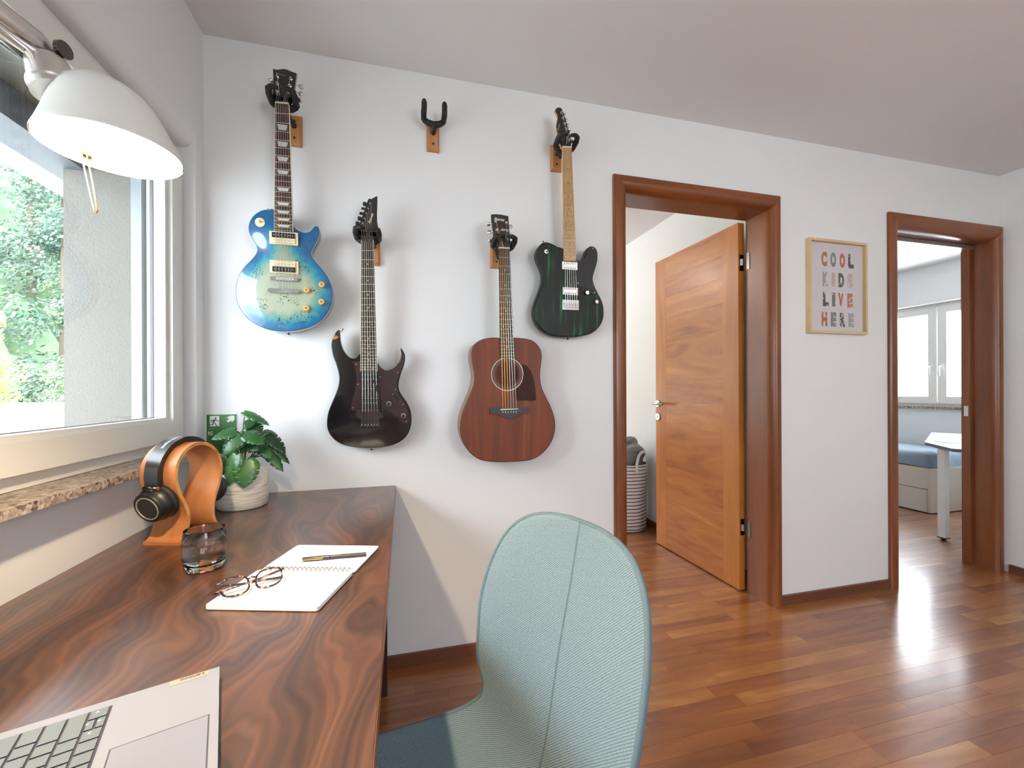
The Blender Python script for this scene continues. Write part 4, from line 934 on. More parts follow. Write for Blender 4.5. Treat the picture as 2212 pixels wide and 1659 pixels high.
# ------------------------------------------------------------------ laptop
LA = 0.345                                        # turned on the desk
lm = Matrix.Translation((.4715, -1.151, DZ)) @ Matrix.Rotation(LA, 4, 'Z')   # local -x = towards hinge, -y = along the front edge
lap = empty('laptop', label='open grey laptop lying on the near end of the desk', cat='laptop', mat=lm)
grey = P('laptop_grey', srgb(150, 152, 162), .42, metal=.25)
keym = P('laptop_key', srgb(108, 116, 120), .38)
LW, LD = .358, .240
B('base', -LD, 0, -LW, 0, .002, .0165, grey, lap, bevel=.003)
KY1 = -.014; KX1 = -.104                          # keyboard recess: right end / front edge
B('keyboard_well', KX1-.108, KX1, -LW+.014, KY1, .0160, .0168, P('laptop_well', srgb(62, 60, 74), .5), lap, bevel=.0003, seg=1)
B('touchpad', -.092, -.010, -.205, -.098, .0163, .0169, P('laptop_pad', srgb(146, 148, 160), .3, metal=.2), lap, bevel=.0003, seg=1)
MB().box(-.0935, -.0085, -.2065, -.0965, .0161, .0167).build('touchpad_gap', P('pad_gap', srgb(70, 66, 76), .5), lap)
B('hinge_strip', -LD+.003, -LD+.022, -LW+.03, -.03, .0162, .0185, P('hinge_grey', srgb(120, 122, 130), .4, metal=.3), lap, bevel=.001)
def key(x0, x1, y0, y1): return B('key', KX1+x0+.0013, KX1+x1-.0013, KY1+y0+.0013, KY1+y1-.0013, .0166, .0188, keym, lap, bevel=.0011)
rw = .0178; kx = -.001
rowdefs = [  # front row first: widths along -y from the right end
    [('k', .0185), ('ud', .0185), ('k', .0185), ('k', .0185), ('k', .0185), ('k', .094), ('k', .0185), ('k', .0185), ('k', .0185), ('k', .024)],
    [('k', .044)] + [('k', .0185)]*10 + [('k', .040)],
    [('k', .036)] + [('k', .0185)]*11 + [('k', .033)],
    [('k', .027)] + [('k', .0185)]*12 + [('k', .026)],
    [('k', .036)] + [('k', .0185)]*13,
    [('k', .0185)]*16]
x = kx
key_objs = []
for ri, rd in enumerate(rowdefs):
    y = -.002; h_ = rw if ri < 5 else .012
    for kind, w_ in rd:
        if y-w_ < -(LW-.030): w_ = y+LW-.030
        if w_ < .008: break
        if kind == 'ud':
            key(x-h_*.5, x, y-w_, y); key(x-h_, x-h_*.5, y-w_, y)
        else: key(x-h_, x, y-w_, y)
        y -= w_
    x -= h_
# enter key reaches over two rows
lt = text_mesh('Lenovo', .0085, 0, .00012)
lt.transform(Matrix.Translation((-.016, -.0032, .0172)) @ Matrix.Rotation(pi, 4, 'Z'))
B('brand_plate', -.052, -.012, -.0125, -.0012, .0163, .0169, P('brand_plate', srgb(176, 170, 152), .35, metal=.3), lap, bevel=.0003, seg=1)
mesh_obj('brand_lettering', lt, P('dark_print', srgb(70, 70, 78), .5), lap)
for i, (cx_, cy_, ch) in enumerate(((-.0095, -.010, '>'), (-.0095, -.047, '<'), (-.0055, -.0285, 'v'), (-.014, -.0285, '^'))):
    t = text_mesh(ch, .006, 0, .0002)
    t.transform(Matrix.Translation((KX1+cx_, KY1+cy_, .0189)) @ Matrix.Rotation(pi/2, 4, 'Z')); mesh_obj('key_legend', t, M['white_print'], lap)
scr = MB(); scr.M = Matrix.Translation((-LD+.006, 0, .0175)) @ Matrix.Rotation(radians(-18), 4, 'Y')
scr.box(-.006, 0, -LW, 0, .0, .235); scr.build('lid', grey, lap, bevel=.003)
scr = MB(); scr.M = Matrix.Translation((-LD+.006, 0, .0175)) @ Matrix.Rotation(radians(-18), 4, 'Y')
scr.box(0, .0006, -LW+.008, -.008, .014, .226); scr.build('screen', P('dark_screen', srgb(14, 15, 18), .15), lap)

# ------------------------------------------------------------------ notebook, pen, glasses
na = math.atan2(-.060, .199)
nb = empty('notebook', (.5125, -.8235, DZ), (0, 0, na), label='open spiral notebook with blank white pages on the desk', cat='notebook')
NW, NH = .104, .1525
def rrect(x0, x1, y0, y1, r, n=5):
    o = []
    for cx_, cy_, a0 in ((x1-r, y1-r, 0), (x0+r, y1-r, pi/2), (x0+r, y0+r, pi), (x1-r, y0+r, 3*pi/2)):
        o += [(cx_+r*cos(a0+pi/2*k/n), cy_+r*sin(a0+pi/2*k/n)) for k in range(n+1)]
    return o
cov = P('notebook_cover', srgb(74, 66, 62), .6)
for s in (1, -1):
    y0, y1 = (.003, NH) if s > 0 else (-NH, -.003)
    MB().prism(rrect(-NW, NW, y0, y1, .007), .0003, .0017).build('cover', cov, nb)
    MB().prism(rrect(-NW+.001, NW-.001, y0+.0005*s, y1-.001*s, .007), .0017, .0085 if s < 0 else .0050).build('page_block', M['paper'], nb, bevel=.0006, seg=1)
for k in range(20):
    xx = -NW+.012+k*(2*NW-.024)/19
    for d in (-.0011, .0011):
        MB().tube([(xx+d, .0075*cos(a), .0075+.0062*sin(a)) for a in [pi*(-.08+1.16*q/10) for q in range(11)]], .00055, 5).build('spiral_ring', M['dark_chrome'], nb, smooth=True)
pa, pb = Vector((.4925, -.765)), Vector((.6215, -.770))
zz = DZ+.0051
pd = (pb-pa).normalized(); pen = empty('pen', (pa.x, pa.y, zz), (0, 0, math.atan2(pd.y, pd.x)), label='black rollerball pen with clip lying on the notebook', cat='pen')
def penpart(name, x0, x1, r0, r1, mat, extra=()):
    mb = MB(); mb.tube([(x0, 0, .0052), (x0+.0008, 0, .0052)]+[(q, 0, .0052) for q, _ in extra]+[(x1-.0008, 0, .0052), (x1, 0, .0052)], [r0*.7, r0]+[r_ for _, r_ in extra]+[r1, r1*.7], 14)
    return mb.build(name, mat, pen, smooth=True, auto=50)
penpart('cap', 0, .058, .0044, .0050, P('pen_cap', srgb(40, 34, 36), .2, coat=.6))
penpart('barrel', .058, .137, .0048, .0044, P('pen_barrel', srgb(52, 52, 56), .4))
MB().box(.001, .044, -.0062, -.0046, .0040, .0066).build('clip', M['gold'], pen, bevel=.0006, seg=1)
t = text_mesh('PILOT', .0058, .2, .0002); t.transform(Matrix.Translation((.063, -.0022, .0101))); mesh_obj('pen_lettering', t, M['white_print'], pen)
MB().box(.0805, .0811, -.0035, .0035, .0094, .0100).build('band_line', M['white_print'], pen)

gp0, gp1 = Vector((.395, -.930)), Vector((.481, -.886))
gd = (gp1-gp0).normalized(); gmid = (gp0+gp1)/2
tort, N, L, b = new_mat('tortoise_acetate')
tc = N.new('ShaderNodeTexCoord'); no = N.new('ShaderNodeTexNoise'); no.inputs['Scale'].default_value = 110; no.inputs['Detail'].default_value = 1; L.new(tc.outputs['Object'], no.inputs['Vector'])
r = ramp(N, [(.48, srgb(40, 28, 30)), (.56, srgb(92, 66, 64)), (.64, srgb(206, 152, 138)), (.78, srgb(222, 178, 164))]); L.new(no.outputs['Fac'], r.inputs['Fac']); L.new(r.outputs['Color'], b.inputs['Base Color']); b.inputs['Roughness'].default_value = .15
gl = empty('eyeglasses', (gmid.x, gmid.y, DZ+.0088), (0, 0, math.atan2(gd.y, gd.x)), label='tortoiseshell eyeglasses folded on the notebook page', cat='eyeglasses')
gl.scale = (.84, .84, .84)
tilt = radians(28)
def gpt(x_, u_): return (x_, u_*sin(tilt), .001+u_*cos(tilt))     # front plane leaning away from the viewer
lens_mat = pane_mat('lens_glass')
for s in (-1, 1):
    cxx = s*.0335; loop = []
    for k in range(28):
        a = 2*pi*k/28; e_ = 2.7
        ca, sa = cos(a), sin(a)
        rx, ry = .0265, .0195
        px_ = rx*math.copysign(abs(ca)**(2/e_), ca); py_ = ry*math.copysign(abs(sa)**(2/e_), sa)
        loop.append(gpt(cxx+px_+s*.002*(py_/ry), .022+py_))
    MB().tube(loop, .0021, 8, closed=True).build('rim', tort, gl, smooth=True)
    mb = MB(); mb.bm.faces.new([mb.v((p[0], p[1]+.0004, p[2])) for p in loop]); mb.bm.faces.new([mb.v((p[0], p[1]-.0008, p[2])) for p in loop]); mb.build('lens', lens_mat, gl)
    hx = s*.0635
    MB().tube([gpt(s*.058, .033), gpt(s*.0635, .034), (hx+s*.001, .018+.006, .028)], [.003, .0034, .003], 8).build('end_piece', tort, gl, smooth=True)
    yb = .026 if s < 0 else .031
    MB().tube([(hx, .022, .027), (hx*.92, yb, .022), (hx*.3, yb+.004, .014), (-hx*.55, yb+.008, .0075), (-hx*.9, yb+.010, .0035), (-hx*1.08, yb+.012, .003)], [.0026, .0026, .0024, .0026, .003, .0026], 8, sq=.6).build('temple', tort, gl, smooth=True)
MB().tube([gpt(-.0075, .030), gpt(0, .033), gpt(.0075, .030)], .0024, 8).build('bridge', tort, gl, smooth=True)
for s in (-1, 1): MB().tube([gpt(s*.0085, .026), (s*.0095, .018, .020), (s*.0105, .020, .014)], [.0014, .002, .0018], 6).build('nose_pad', M['pearl'], gl, smooth=True)

# ------------------------------------------------------------------ glass of water
gw = empty('water_glass', (.290, -.735, DZ), label='clear tumbler of water on the desk beside the headphone stand', cat='glass')
glassm = P('clear_glass', (1, 1, 1, 1), .0, trans=1.0, ior=1.45)
waterm = P('water', (.98, .99, 1, 1), .0, trans=1.0, ior=1.33)
mb = MB(); seg = 48
def gring(r_, z_, wob=0.0, ph=0): return [(r_*(1+wob*cos(9*2*pi*i/seg+ph))*cos(2*pi*i/seg), r_*(1+wob*cos(9*2*pi*i/seg+ph))*sin(2*pi*i/seg), z_) for i in range(seg)]
mb.rings([gring(.002, .0035), gring(.020, .0022), gring(.029, .0004, .05), gring(.0335, .003, .05), gring(.037, .010, .025, .6), gring(.0405, .026), gring(.0415, .048), gring(.0405, .068), gring(.0385, .087), gring(.0378, .0885), gring(.0370, .0872), gring(.0388, .068), gring(.0397, .048), gring(.0386, .028), gring(.034, .0155), gring(.022, .0135), gring(.002, .0150)], True, True, True)
mb.build('tumbler', glassm, gw, smooth=True)
mb = MB().rings([gring(.002, .0152), gring(.022, .0137), gring(.0341, .0157), gring(.0387, .028), gring(.0398, .048), gring(.03925, .060), gring(.0388, .0606), gring(.002, .0600)], True, True, True)
mb.build('water', waterm, gw, smooth=True, auto=40)

# ------------------------------------------------------------------ headphone stand (bent ply loop)
sa = radians(72); pv = Vector((cos(sa), sin(sa), 0)); qv = Vector((-sin(sa), cos(sa), 0))
sm = Matrix((pv, qv, Vector((0, 0, 1)))).transposed().to_4x4(); sm.translation = Vector((.1622, -.5618, DZ))
st = empty('headphone_stand', label='bent walnut plywood headphone stand shaped like an omega', cat='headphone stand', mat=sm)
prof = [(0, .0035), (.012, .006), (.024, .018), (.032, .040), (.035, .063), (.027, .091), (.009, .127), (-.002, .160), (-.003, .189), (.005, .213), (.026, .236), (.052, .247), (.077, .249), (.104, .241), (.129, .221), (.144, .196), (.149, .168), (.142, .134), (.128, .102), (.119, .076), (.117, .052), (.122, .030), (.132, .013), (.143, .0045)]
pc = catmull([Vector((a, b_)) for a, b_ in prof], 4, False)
DEP = .094; TH = .0043
def strip(name, off0, off1, q0, q1, mat, parent, pts=pc, smooth=True):
    mb = MB(); rings = []
    n = len(pts)
    for i, p in enumerate(pts):
        t = (pts[min(n-1, i+1)]-pts[max(0, i-1)]).normalized(); nn = Vector((-t.y, t.x))
        a, b_ = p+nn*off0, p+nn*off1
        rings.append([(a.x, q0, a.y), (a.x, q1, a.y), (b_.x, q1, b_.y), (b_.x, q0, b_.y)])
    mb.rings(rings)
    return mb.build(name, mat, parent, smooth=smooth, auto=40)
strip('ply_strip', -TH, TH, .0006, DEP-.0006, M['ply'], st)
for off in (-.0030, 0, .0030): strip('edge_layer', off-.0012, off+.0012, -.0002, .0006, M['ply_edge'], st)

# ------------------------------------------------------------------ headphones
hpn = empty('headphones', label='black over-ear headphones with silver ring hung on the wooden stand', cat='headphones', mat=sm)
band = [p for p in pc if p.y > .150]
band = [Vector((-.017, .128))] + [p for p in band] + [Vector((.160, .128))]
def outward(p, d):
    c_ = Vector((.073, .17)); v_ = (p-c_).normalized(); return p+v_*d
bpts = [outward(p, .012) for p in band[1:-1]]
bpts = [Vector((-.018, .150))]+bpts+[Vector((.166, .150))]
def band_mesh(name, o0, o1, q0, q1, mat, pts):
    return strip(name, o0, o1, q0, q1, mat, hpn, pts)
leather = P('headband_leather', srgb(26, 28, 32), .28, coat=.2)
band_mesh('headband', -.006, .007, .030, .068, leather, bpts)
band_mesh('headband_pad', -.0085, -.005, .033, .065, M['rubber'], bpts)
bl_ = P('band_plastic', srgb(58, 62, 70), .3)
for ends, s in ((bpts[:8], -1), (bpts[-8:], 1)):
    band_mesh('adjuster', .0062, .0082, .0315, .0665, bl_, ends)
# lettering along the band
me = text_mesh('audio-technica', .0125, 0, .0002)
L_t = max(v_.co.x for v_ in me.vertices)
cum = [0]
for a, b_ in zip(bpts[:-1], bpts[1:]): cum.append(cum[-1]+(b_-a).length)
def along(d):
    d = max(0, min(cum[-1]-1e-5, d)); i = max(k for k in range(len(cum)-1) if cum[k] <= d)
    t = (d-cum[i])/(cum[i+1]-cum[i]); p = bpts[i].lerp(bpts[i+1], t); tn = (bpts[i+1]-bpts[i]).normalized(); return p, Vector((-tn.y, tn.x))
for v_ in me.vertices:
    p, nn = along(.105+v_.co.x); p2 = p+nn*.0074
    v_.co = Vector((p2.x, .045+v_.co.y, p2.y))
mesh_obj('band_lettering', me, M['white_print'], hpn)
def cup(s, base_s, z_, facing):
    """ear cup; axis along -s direction (outward)"""
    e = empty('ear_cup'); e.parent = hpn; e.location = (base_s, .047, z_); e.rotation_euler = (0, facing*radians(106), radians(4)*facing)
    # local z = outward
    MB().lathe([(.034, -.022), (.044, -.021), (.047, -.015), (.045, -.008), (.040, -.006)], 32).build('ear_pad', M['rubber'], e, smooth=True)
    MB().lathe([(.040, -.008), (.0445, -.006), (.0445, .003), (.041, .009), (.039, .012), (.039, .020), (.0375, .0225), (.035, .023)], 40).build('housing', M['black'], e, smooth=True, auto=40)
    mb = MB(); k = 48
    mb.rings_closed([[(rr_*cos(2*pi*i/k), rr_*sin(2*pi*i/k), zz_) for rr_, zz_ in ((.0305, .0225), (.0302, .0242), (.0275, .0242), (.0270, .0225))] for i in range(k)])
    mb.build('silver_ring', P('ring_silver', srgb(196, 188, 172), .35, metal=.7), e, smooth=True, auto=40)
    MB().lathe([(.0265, .0225), (.026, .0232), (.001, .0232)], 32).build('cup_cap', P('cup_cap', srgb(30, 29, 29), .55), e)
    return e
cup(-1, -.011, .108, -1); cup(1, .160, .108, 1)
for s, bs in ((-1, -.020), (1, .168)):
    x_top = bpts[0].x if s < 0 else bpts[-1].x
    MB().tube([(x_top, .047, .152), (x_top+s*.004, .047, .148), (bs+s*.004, .047, .150)], .0055, 10).build('swivel_pin', M['dark_chrome'], hpn, smooth=True)
    MB().tube([(bs+s*.006, .030, .150), (bs+s*.006, .064, .150)], .0055, 10).build('yoke_bar', M['dark_chrome'], hpn, smooth=True)
    MB().tube([(bs+s*.006, .028, .150), (bs+s*.006, .0268, .150)], .0048, 12).build('yoke_screw', P('copper_screw', srgb(176, 128, 96), .35, metal=.8) if s < 0 else bpy.data.materials['copper_screw'], hpn)
    MB().tube([(bs+s*.004, .047, .150), (bs+s*.002, .047, .142)], .012, 10).build('yoke_block', M['black'], hpn, smooth=True)

# ------------------------------------------------------------------ exit sign card on the wall
sg = empty('exit_sign', (.056, -.0, .975), label='small green escape-route sign on the wall behind the plant', cat='sign')
gr = P('sign_green', srgb(58, 116, 56), .4); sw = P('sign_white', srgb(232, 234, 228), .45)
def card(name, x0, x1, z0, z1, y, mat): return MB().box(x0, x1, -y-.0004, -y+.0004, z0, z1).build(name, mat, sg)
card('white_border', -.0505, .0505, -.075, .075, .0012, sw); card('green_panel', -.049, .049, -.0735, .0735, .0020, gr)
card('door_symbol', -.0385, -.0075, .030, .0685, .0028, sw)
def flat(name, pts, y, mat, parent=sg):
    mb = MB(); a = [mb.v((x_, -y, z_)) for x_, z_ in pts]; mb.bm.faces.new(a); return mb.build(name, mat, parent)
def spx(p): return (-.049+(p[0]-135)/1430*.098, .0735-(p[1]-205)/1430*.098*1.03)      # from the card's own proportions
flat('arrow', [spx(p) for p in [(1070,405),(1200,310),(1370,270),(1470,280),(1485,490),(1340,630),(1325,625),(1340,520),(1180,635),(1085,560),(1240,420)]], .0030, sw)
mn = P('sign_dark_green', srgb(44, 74, 44), .4)
k = 14; hc_ = spx((570, 398)); flat('runner_head', [(hc_[0]+.0034*cos(2*pi*i/k), hc_[1]+.0034*sin(2*pi*i/k)) for i in range(k)], .0033, mn)
flat('runner_torso', [spx(p) for p in [(400,475),(560,460),(600,475),(545,560),(480,640),(430,640),(455,540),(390,520)]], .0033, mn)
flat('runner_arm', [spx(p) for p in [(580,465),(610,480),(680,540),(745,545),(745,572),(660,572),(580,510)]], .0033, mn)
flat('runner_arm', [spx(p) for p in [(400,475),(420,500),(360,590),(390,600),(440,570),(440,605),(385,620),(325,600),(370,490)]], .0033, mn)
flat('runner_leg', [spx(p) for p in [(430,620),(490,620),(470,745),(270,750),(270,715),(430,710)]], .0033, mn)
flat('runner_leg', [spx(p) for p in [(490,630),(540,630),(665,810),(640,825),(610,815)]], .0033, mn)
me = text_mesh('RE', .0205, 0, .0004); me.transform(Matrix.Translation((-.0445, -.0030, -.003)) @ Matrix.Rotation(pi/2, 4, 'X') @ Matrix.Diagonal((.72, 1, 1, 1))); mesh_obj('sign_lettering', me, sw, sg)
for k in range(4): card('small_print', -.0445+k*.0048, -.0445+k*.0048+.0038, .0185, .0215, .0028, P('sign_small_print', srgb(140, 160, 130), .5) if k == 0 else bpy.data.materials['sign_small_print'])

# ------------------------------------------------------------------ potted monstera
PC = Vector((.183, -.185, DZ))
pl_ = empty('potted_plant', PC, label='small green monstera plant in a ribbed white pot on the desk', cat='plant')
potm, N, L, b = new_mat('ribbed_ceramic')
tc = N.new('ShaderNodeTexCoord'); mp = N.new('ShaderNodeMapping'); mp.inputs['Scale'].default_value = (7, 7, 130); L.new(tc.outputs['Object'], mp.inputs[0])
no = N.new('ShaderNodeTexNoise'); no.inputs['Scale'].default_value = 1.6; no.inputs['Detail'].default_value = 4; no.inputs['Distortion'].default_value = .8; L.new(mp.outputs[0], no.inputs['Vector'])
r = ramp(N, [(.30, srgb(178, 168, 156)), (.48, srgb(226, 220, 210)), (.8, srgb(238, 234, 226))]); L.new(no.outputs['Fac'], r.inputs['Fac']); L.new(r.outputs['Color'], b.inputs['Base Color']); b.inputs['Roughness'].default_value = .75
bp = N.new('ShaderNodeBump'); bp.inputs['Strength'].default_value = .9; bp.inputs['Distance'].default_value = .003; L.new(no.outputs['Fac'], bp.inputs['Height']); L.new(bp.outputs['Normal'], b.inputs['Normal'])
MB().lathe([(.030, .0), (.069, .0), (.075, .004), (.079, .04), (.0805, .085), (.0805, .119), (.079, .121), (.077, .119), (.076, .09), (.075, .06)], 48, cap1=False).build('pot', potm, pl_, smooth=True, auto=50)
MB().lathe([(.0755, .100), (.03, .104), (.002, .106)], 32, cap0=False).build('soil', P('soil', srgb(60, 46, 36), .95, bump=(200, 1)), pl_)
leafm, N, L, b = new_mat('monstera_leaf')
tc = N.new('ShaderNodeTexCoord'); no = N.new('ShaderNodeTexNoise'); no.inputs['Scale'].default_value = 30; L.new(tc.outputs['Object'], no.inputs['Vector'])
oi = N.new('ShaderNodeObjectInfo'); ma = N.new('ShaderNodeMath'); ma.operation = 'MULTIPLY_ADD'; L.new(oi.outputs['Random'], ma.inputs[0]); ma.inputs[1].default_value = .55; 
mm_ = N.new('ShaderNodeMath'); mm_.operation = 'MULTIPLY'; mm_.inputs[1].default_value = .45; L.new(no.outputs['Fac'], mm_.inputs[0]); L.new(mm_.outputs[0], ma.inputs[2])
r = ramp(N, [(.1, srgb(22, 56, 28)), (.45, srgb(36, 82, 40)), (.75, srgb(62, 112, 58)), (1.0, srgb(96, 146, 58))]); L.new(ma.outputs[0], r.inputs['Fac']); L.new(r.outputs['Color'], b.inputs['Base Color'])
b.inputs['Roughness'].default_value = .32; b.inputs['Subsurface Weight'].default_value = 0.0; b.inputs['Coat Weight'].default_value = .15
stemm = P('plant_stem', srgb(64, 62, 46), .6)
def leaf_outline():
    half = [(0, 0), (-.10, .13), (-.06, .30), (.06, .42), (.20, .475), (.34, .47), (.36, .30), (.40, .465), (.54, .42), (.56, .26), (.60, .41), (.72, .33), (.74, .20), (.78, .30), (.88, .16), (1.0, 0.0)]
    return half
def leaf(Bp, T, nrm, wid, bend=.18, fold=.15):
    Bp, T = Vector(Bp), Vector(T); ax = T-Bp; ln = ax.length; ax.normalize()
    n_ = (Vector(nrm)-ax*Vector(nrm).dot(ax)).normalized(); sd = n_.cross(ax)
    hw = leaf_outline(); bm = bmesh.new()
    def place(u, v): # u along, v across (signed)
        z_ = -bend*u*u+bend*.25*u-fold*abs(v)*0.6
        return Bp+ax*(u*ln)+sd*(v*ln*wid)+n_*(z_*ln)
    mids = {}
    for s in (1, -1):
        prev = None
        # strips from midrib to outline
        for (u0, v0), (u1, v1) in zip(hw[:-1], hw[1:]):
            ma_, mb_ = max(0, min(1, u0)), max(0, min(1, u1))
            def mv(u):
                k_ = round(u, 3)
                if k_ not in mids: mids[k_] = bm.verts.new(place(u, 0))
                return mids[k_]
            def ov(u, v):
                k_ = (round(u, 3), round(v*s, 3))
                if v == 0: return mv(max(0, min(1, u)))
                if k_ not in mids: mids[k_] = bm.verts.new(place(u, v*s))
                return mids[k_]
            q = [mv(ma_), ov(u0, v0), ov(u1, v1), mv(mb_)]
            uq = []
            for x_ in q:
                if x_ not in uq: uq.append(x_)
            if len(uq) >= 3:
                try: f = bm.faces.new(uq if s > 0 else list(reversed(uq))); f.smooth = True
                except ValueError: pass
    bmesh.ops.triangulate(bm, faces=bm.faces[:])
    bmesh.ops.subdivide_edges(bm, edges=bm.edges[:], cuts=1, use_grid_fill=True)
    for v_ in bm.verts: v_.co -= PC
    me = bpy.data.meshes.new('leaf'); bm.to_mesh(me); bm.free()
    for p in me.polygons: p.use_smooth = True
    o = mesh_obj('leaf', me, leafm, pl_)
    so = o.modifiers.new('thickness', 'SOLIDIFY'); so.thickness = .0008
    return o
def stem(Bp):
    Bp = Vector(Bp)-PC; s0 = Vector((random.uniform(-.012, .012), random.uniform(-.012, .012), .095))
    m1 = s0.lerp(Bp, .5)+Vector((0, 0, .02))
    pts = catmull([s0, s0.lerp(m1, .5)+Vector((0, 0, .008)), m1, Bp], 3, False)
    MB().tube(pts, .0016, 6).build('stem', stemm, pl_, smooth=True)
LEAVES = [((0.2212, -0.262, 0.9112), (0.2222, -0.29, 0.8273), (0.1, -1, 0.25), 0.95, 0.1),
  ((0.1901, -0.255, 0.9277), (0.1695, -0.285, 0.8357), (-0.35, -1, 0.35), 0.62, 0.15),
  ((0.1722, -0.21, 1.0044), (0.1088, -0.235, 0.9846), (-0.2, -0.8, 0.7), 0.72, 0.2),
  ((0.1678, -0.2, 0.9958), (0.14, -0.235, 0.9324), (-0.3, -0.9, 0.5), 0.6, 0.22),
  ((0.1939, -0.225, 0.9841), (0.1464, -0.25, 0.9289), (0.15, -0.9, 0.5), 0.75, 0.2),
  ((0.2045, -0.215, 0.9928), (0.2692, -0.245, 0.9683), (0.1, -0.75, 0.9), 0.85, 0.22),
  ((0.1904, -0.19, 0.9669), (0.2413, -0.215, 0.9354), (0.1, -1, 0.3), 0.9, 0.12),
  ((0.2046, -0.17, 1.0206), (0.2385, -0.205, 0.9885), (0.25, -0.9, 0.55), 1.15, 0.15),
  ((0.2051, -0.165, 1.0364), (0.1988, -0.2, 1.0095), (-0.2, -1, 0.5), 1.0, 0.12),
  ((0.1809, -0.15, 1.0627), (0.2651, -0.175, 1.0253), (0.1, -0.55, 0.9), 0.42, 0.18),
  ((0.2393, -0.14, 0.9891), (0.315, -0.165, 0.9221), (0.35, -0.8, 0.7), 0.55, 0.2),
  ((0.238, -0.165, 0.9485), (0.3132, -0.185, 0.861), (0.4, -0.85, 0.5), 0.42, 0.2),
  ((0.2548, -0.15, 0.9554), (0.3304, -0.17, 0.8857), (0.4, -0.7, 0.7), 0.34, 0.2),
  ((0.2392, -0.18, 0.9411), (0.2736, -0.2, 0.9046), (0.2, -1, 0.2), 0.8, 0.1),
  ((0.1201, -0.17, 0.9136), (0.1321, -0.19, 0.8476), (-0.3, -1, 0.2), 0.7, 0.1),
  ((0.1938, -0.13, 0.9079), (0.2183, -0.12, 0.9042), (0.0, -0.6, 0.8), 0.7, 0.1),
  ((0.1502, -0.13, 0.9801), (0.2549, -0.15, 1.0002), (0.0, -0.7, 0.8), 0.5, 0.2)]
for Bp, T, nrm, wid, bend in LEAVES:
    leaf(Bp, T, nrm, wid, bend); stem(Bp)

# ------------------------------------------------------------------ desk lamp
lc = Vector((.3707, -1.1817, 1.4282)); LS = .78
lamp = empty('desk_lamp', (.12, -1.45, DZ), label='lit desk lamp with aluminium arm and pale shade by the window', cat='lamp')
bpy.context.view_layer.update()
dl = -R3*.011
def shade_ring(r_, z_, t): return [(lc.x+dl.x*t+LS*r_*cos(2*pi*i/48), lc.y+dl.y*t+LS*r_*sin(2*pi*i/48), lc.z+LS*z_) for i in range(48)]
sh = MB()
outer = [(.0880, .0, 0), (.0885, .002, 0), (.0845, .012, .03), (.078, .030, .12), (.071, .050, .28), (.062, .072, .52), (.051, .090, .75), (.036, .103, .92), (.012, .108, 1.0)]
sh.rings([shade_ring(*o) for o in outer], cap0=False, cap1=True)
child(sh.build('shade', M['lampwhite'], smooth=True), lamp)
lin = P('lamp_inside', srgb(250, 246, 238), .5)
inner = [(.0868, .0015, 0), (.0825, .013, .03), (.076, .030, .12), (.069, .049, .28), (.060, .070, .52), (.049, .087, .75), (.034, .100, .92), (.010, .104, 1.0)]
si = MB(); si.rings([shade_ring(*o) for o in inner], cap0=False, cap1=True); child(si.build('shade_lining', lin, smooth=True), lamp)
bulb = P('lit_bulb', (1, .95, .85, 1), .4, emit=((1.0, .78, .52, 1), 2600.0))
bb_ = MB(); bb_.M = Matrix.Translation(lc+dl*.5+Vector((0, 0, .047))) @ Matrix.Scale(LS, 4); bb_.lathe([(.010, .036), (.013, .022), (.021, .005), (.024, -.006), (.020, -.018), (.011, -.025), (.002, -.027)], 20)
child(bb_.build('bulb', bulb, smooth=True), lamp)
top = lc-R3*.036-F3*.032+Vector((0, 0, .052))
J = Vector((.3134, -1.1956, 1.5276)); E_ = Vector((.2038, -1.3954, 1.5756)); Bs = Vector((.12, -1.45, .80))
sdir = (J-top).normalized()
child(MB().tube([top-sdir*.004, top+sdir*.003, top+sdir*.005, top+sdir*.008, top+sdir*.010, top+sdir*.036], [.021, .021, .0225, .0225, .0207, .019], 24).build('socket', M['alu'], smooth=True, auto=30), lamp)
child(MB().tube([top+sdir*.036, J-sdir*.003, J+sdir*.005], [.014, .014, .0095], 6).build('joint', P('joint_grey', srgb(150, 140, 132), .4, metal=.7)), lamp)
ad = (E_-J).normalized(); an = Vector((0, 0, 1))-ad*ad.z
child(MB().tube([J-ad*.0, J+ad*.010, J+ad*.04, E_], [.0125, .0165, .017, .017], 16).build('arm', M['alu'], smooth=True, auto=35), lamp)
for s in (-1, 1):
    off = R3*.011*s+Vector((0, 0, -.014))
    child(MB().tube([J+off-ad*.017, E_+off], .005, 10).build('tie_rod', M['chrome'], smooth=True), lamp)
child(MB().tube([J+R3*.019+Vector((0, 0, .003)), J+R3*.024+Vector((0, 0, .003))], .0095, 16).build('knob', M['dark_chrome'], smooth=True, auto=35), lamp)
child(MB().tube([E_-R3*.024, E_+R3*.024], .019, 20).build('elbow', M['alu'], smooth=True, auto=35), lamp)
child(MB().tube([E_, Bs], .015, 14).build('lower_arm', M['alu'], smooth=True), lamp)
bs = MB(); bs.M = Matrix.Translation((.12, -1.45, DZ)); bs.lathe([(.085, 0), (.085, .012), (.080, .016), (.016, .018), (.014, .06)], 40)
child(bs.build('base', M['alu'], smooth=True, auto=35), lamp)
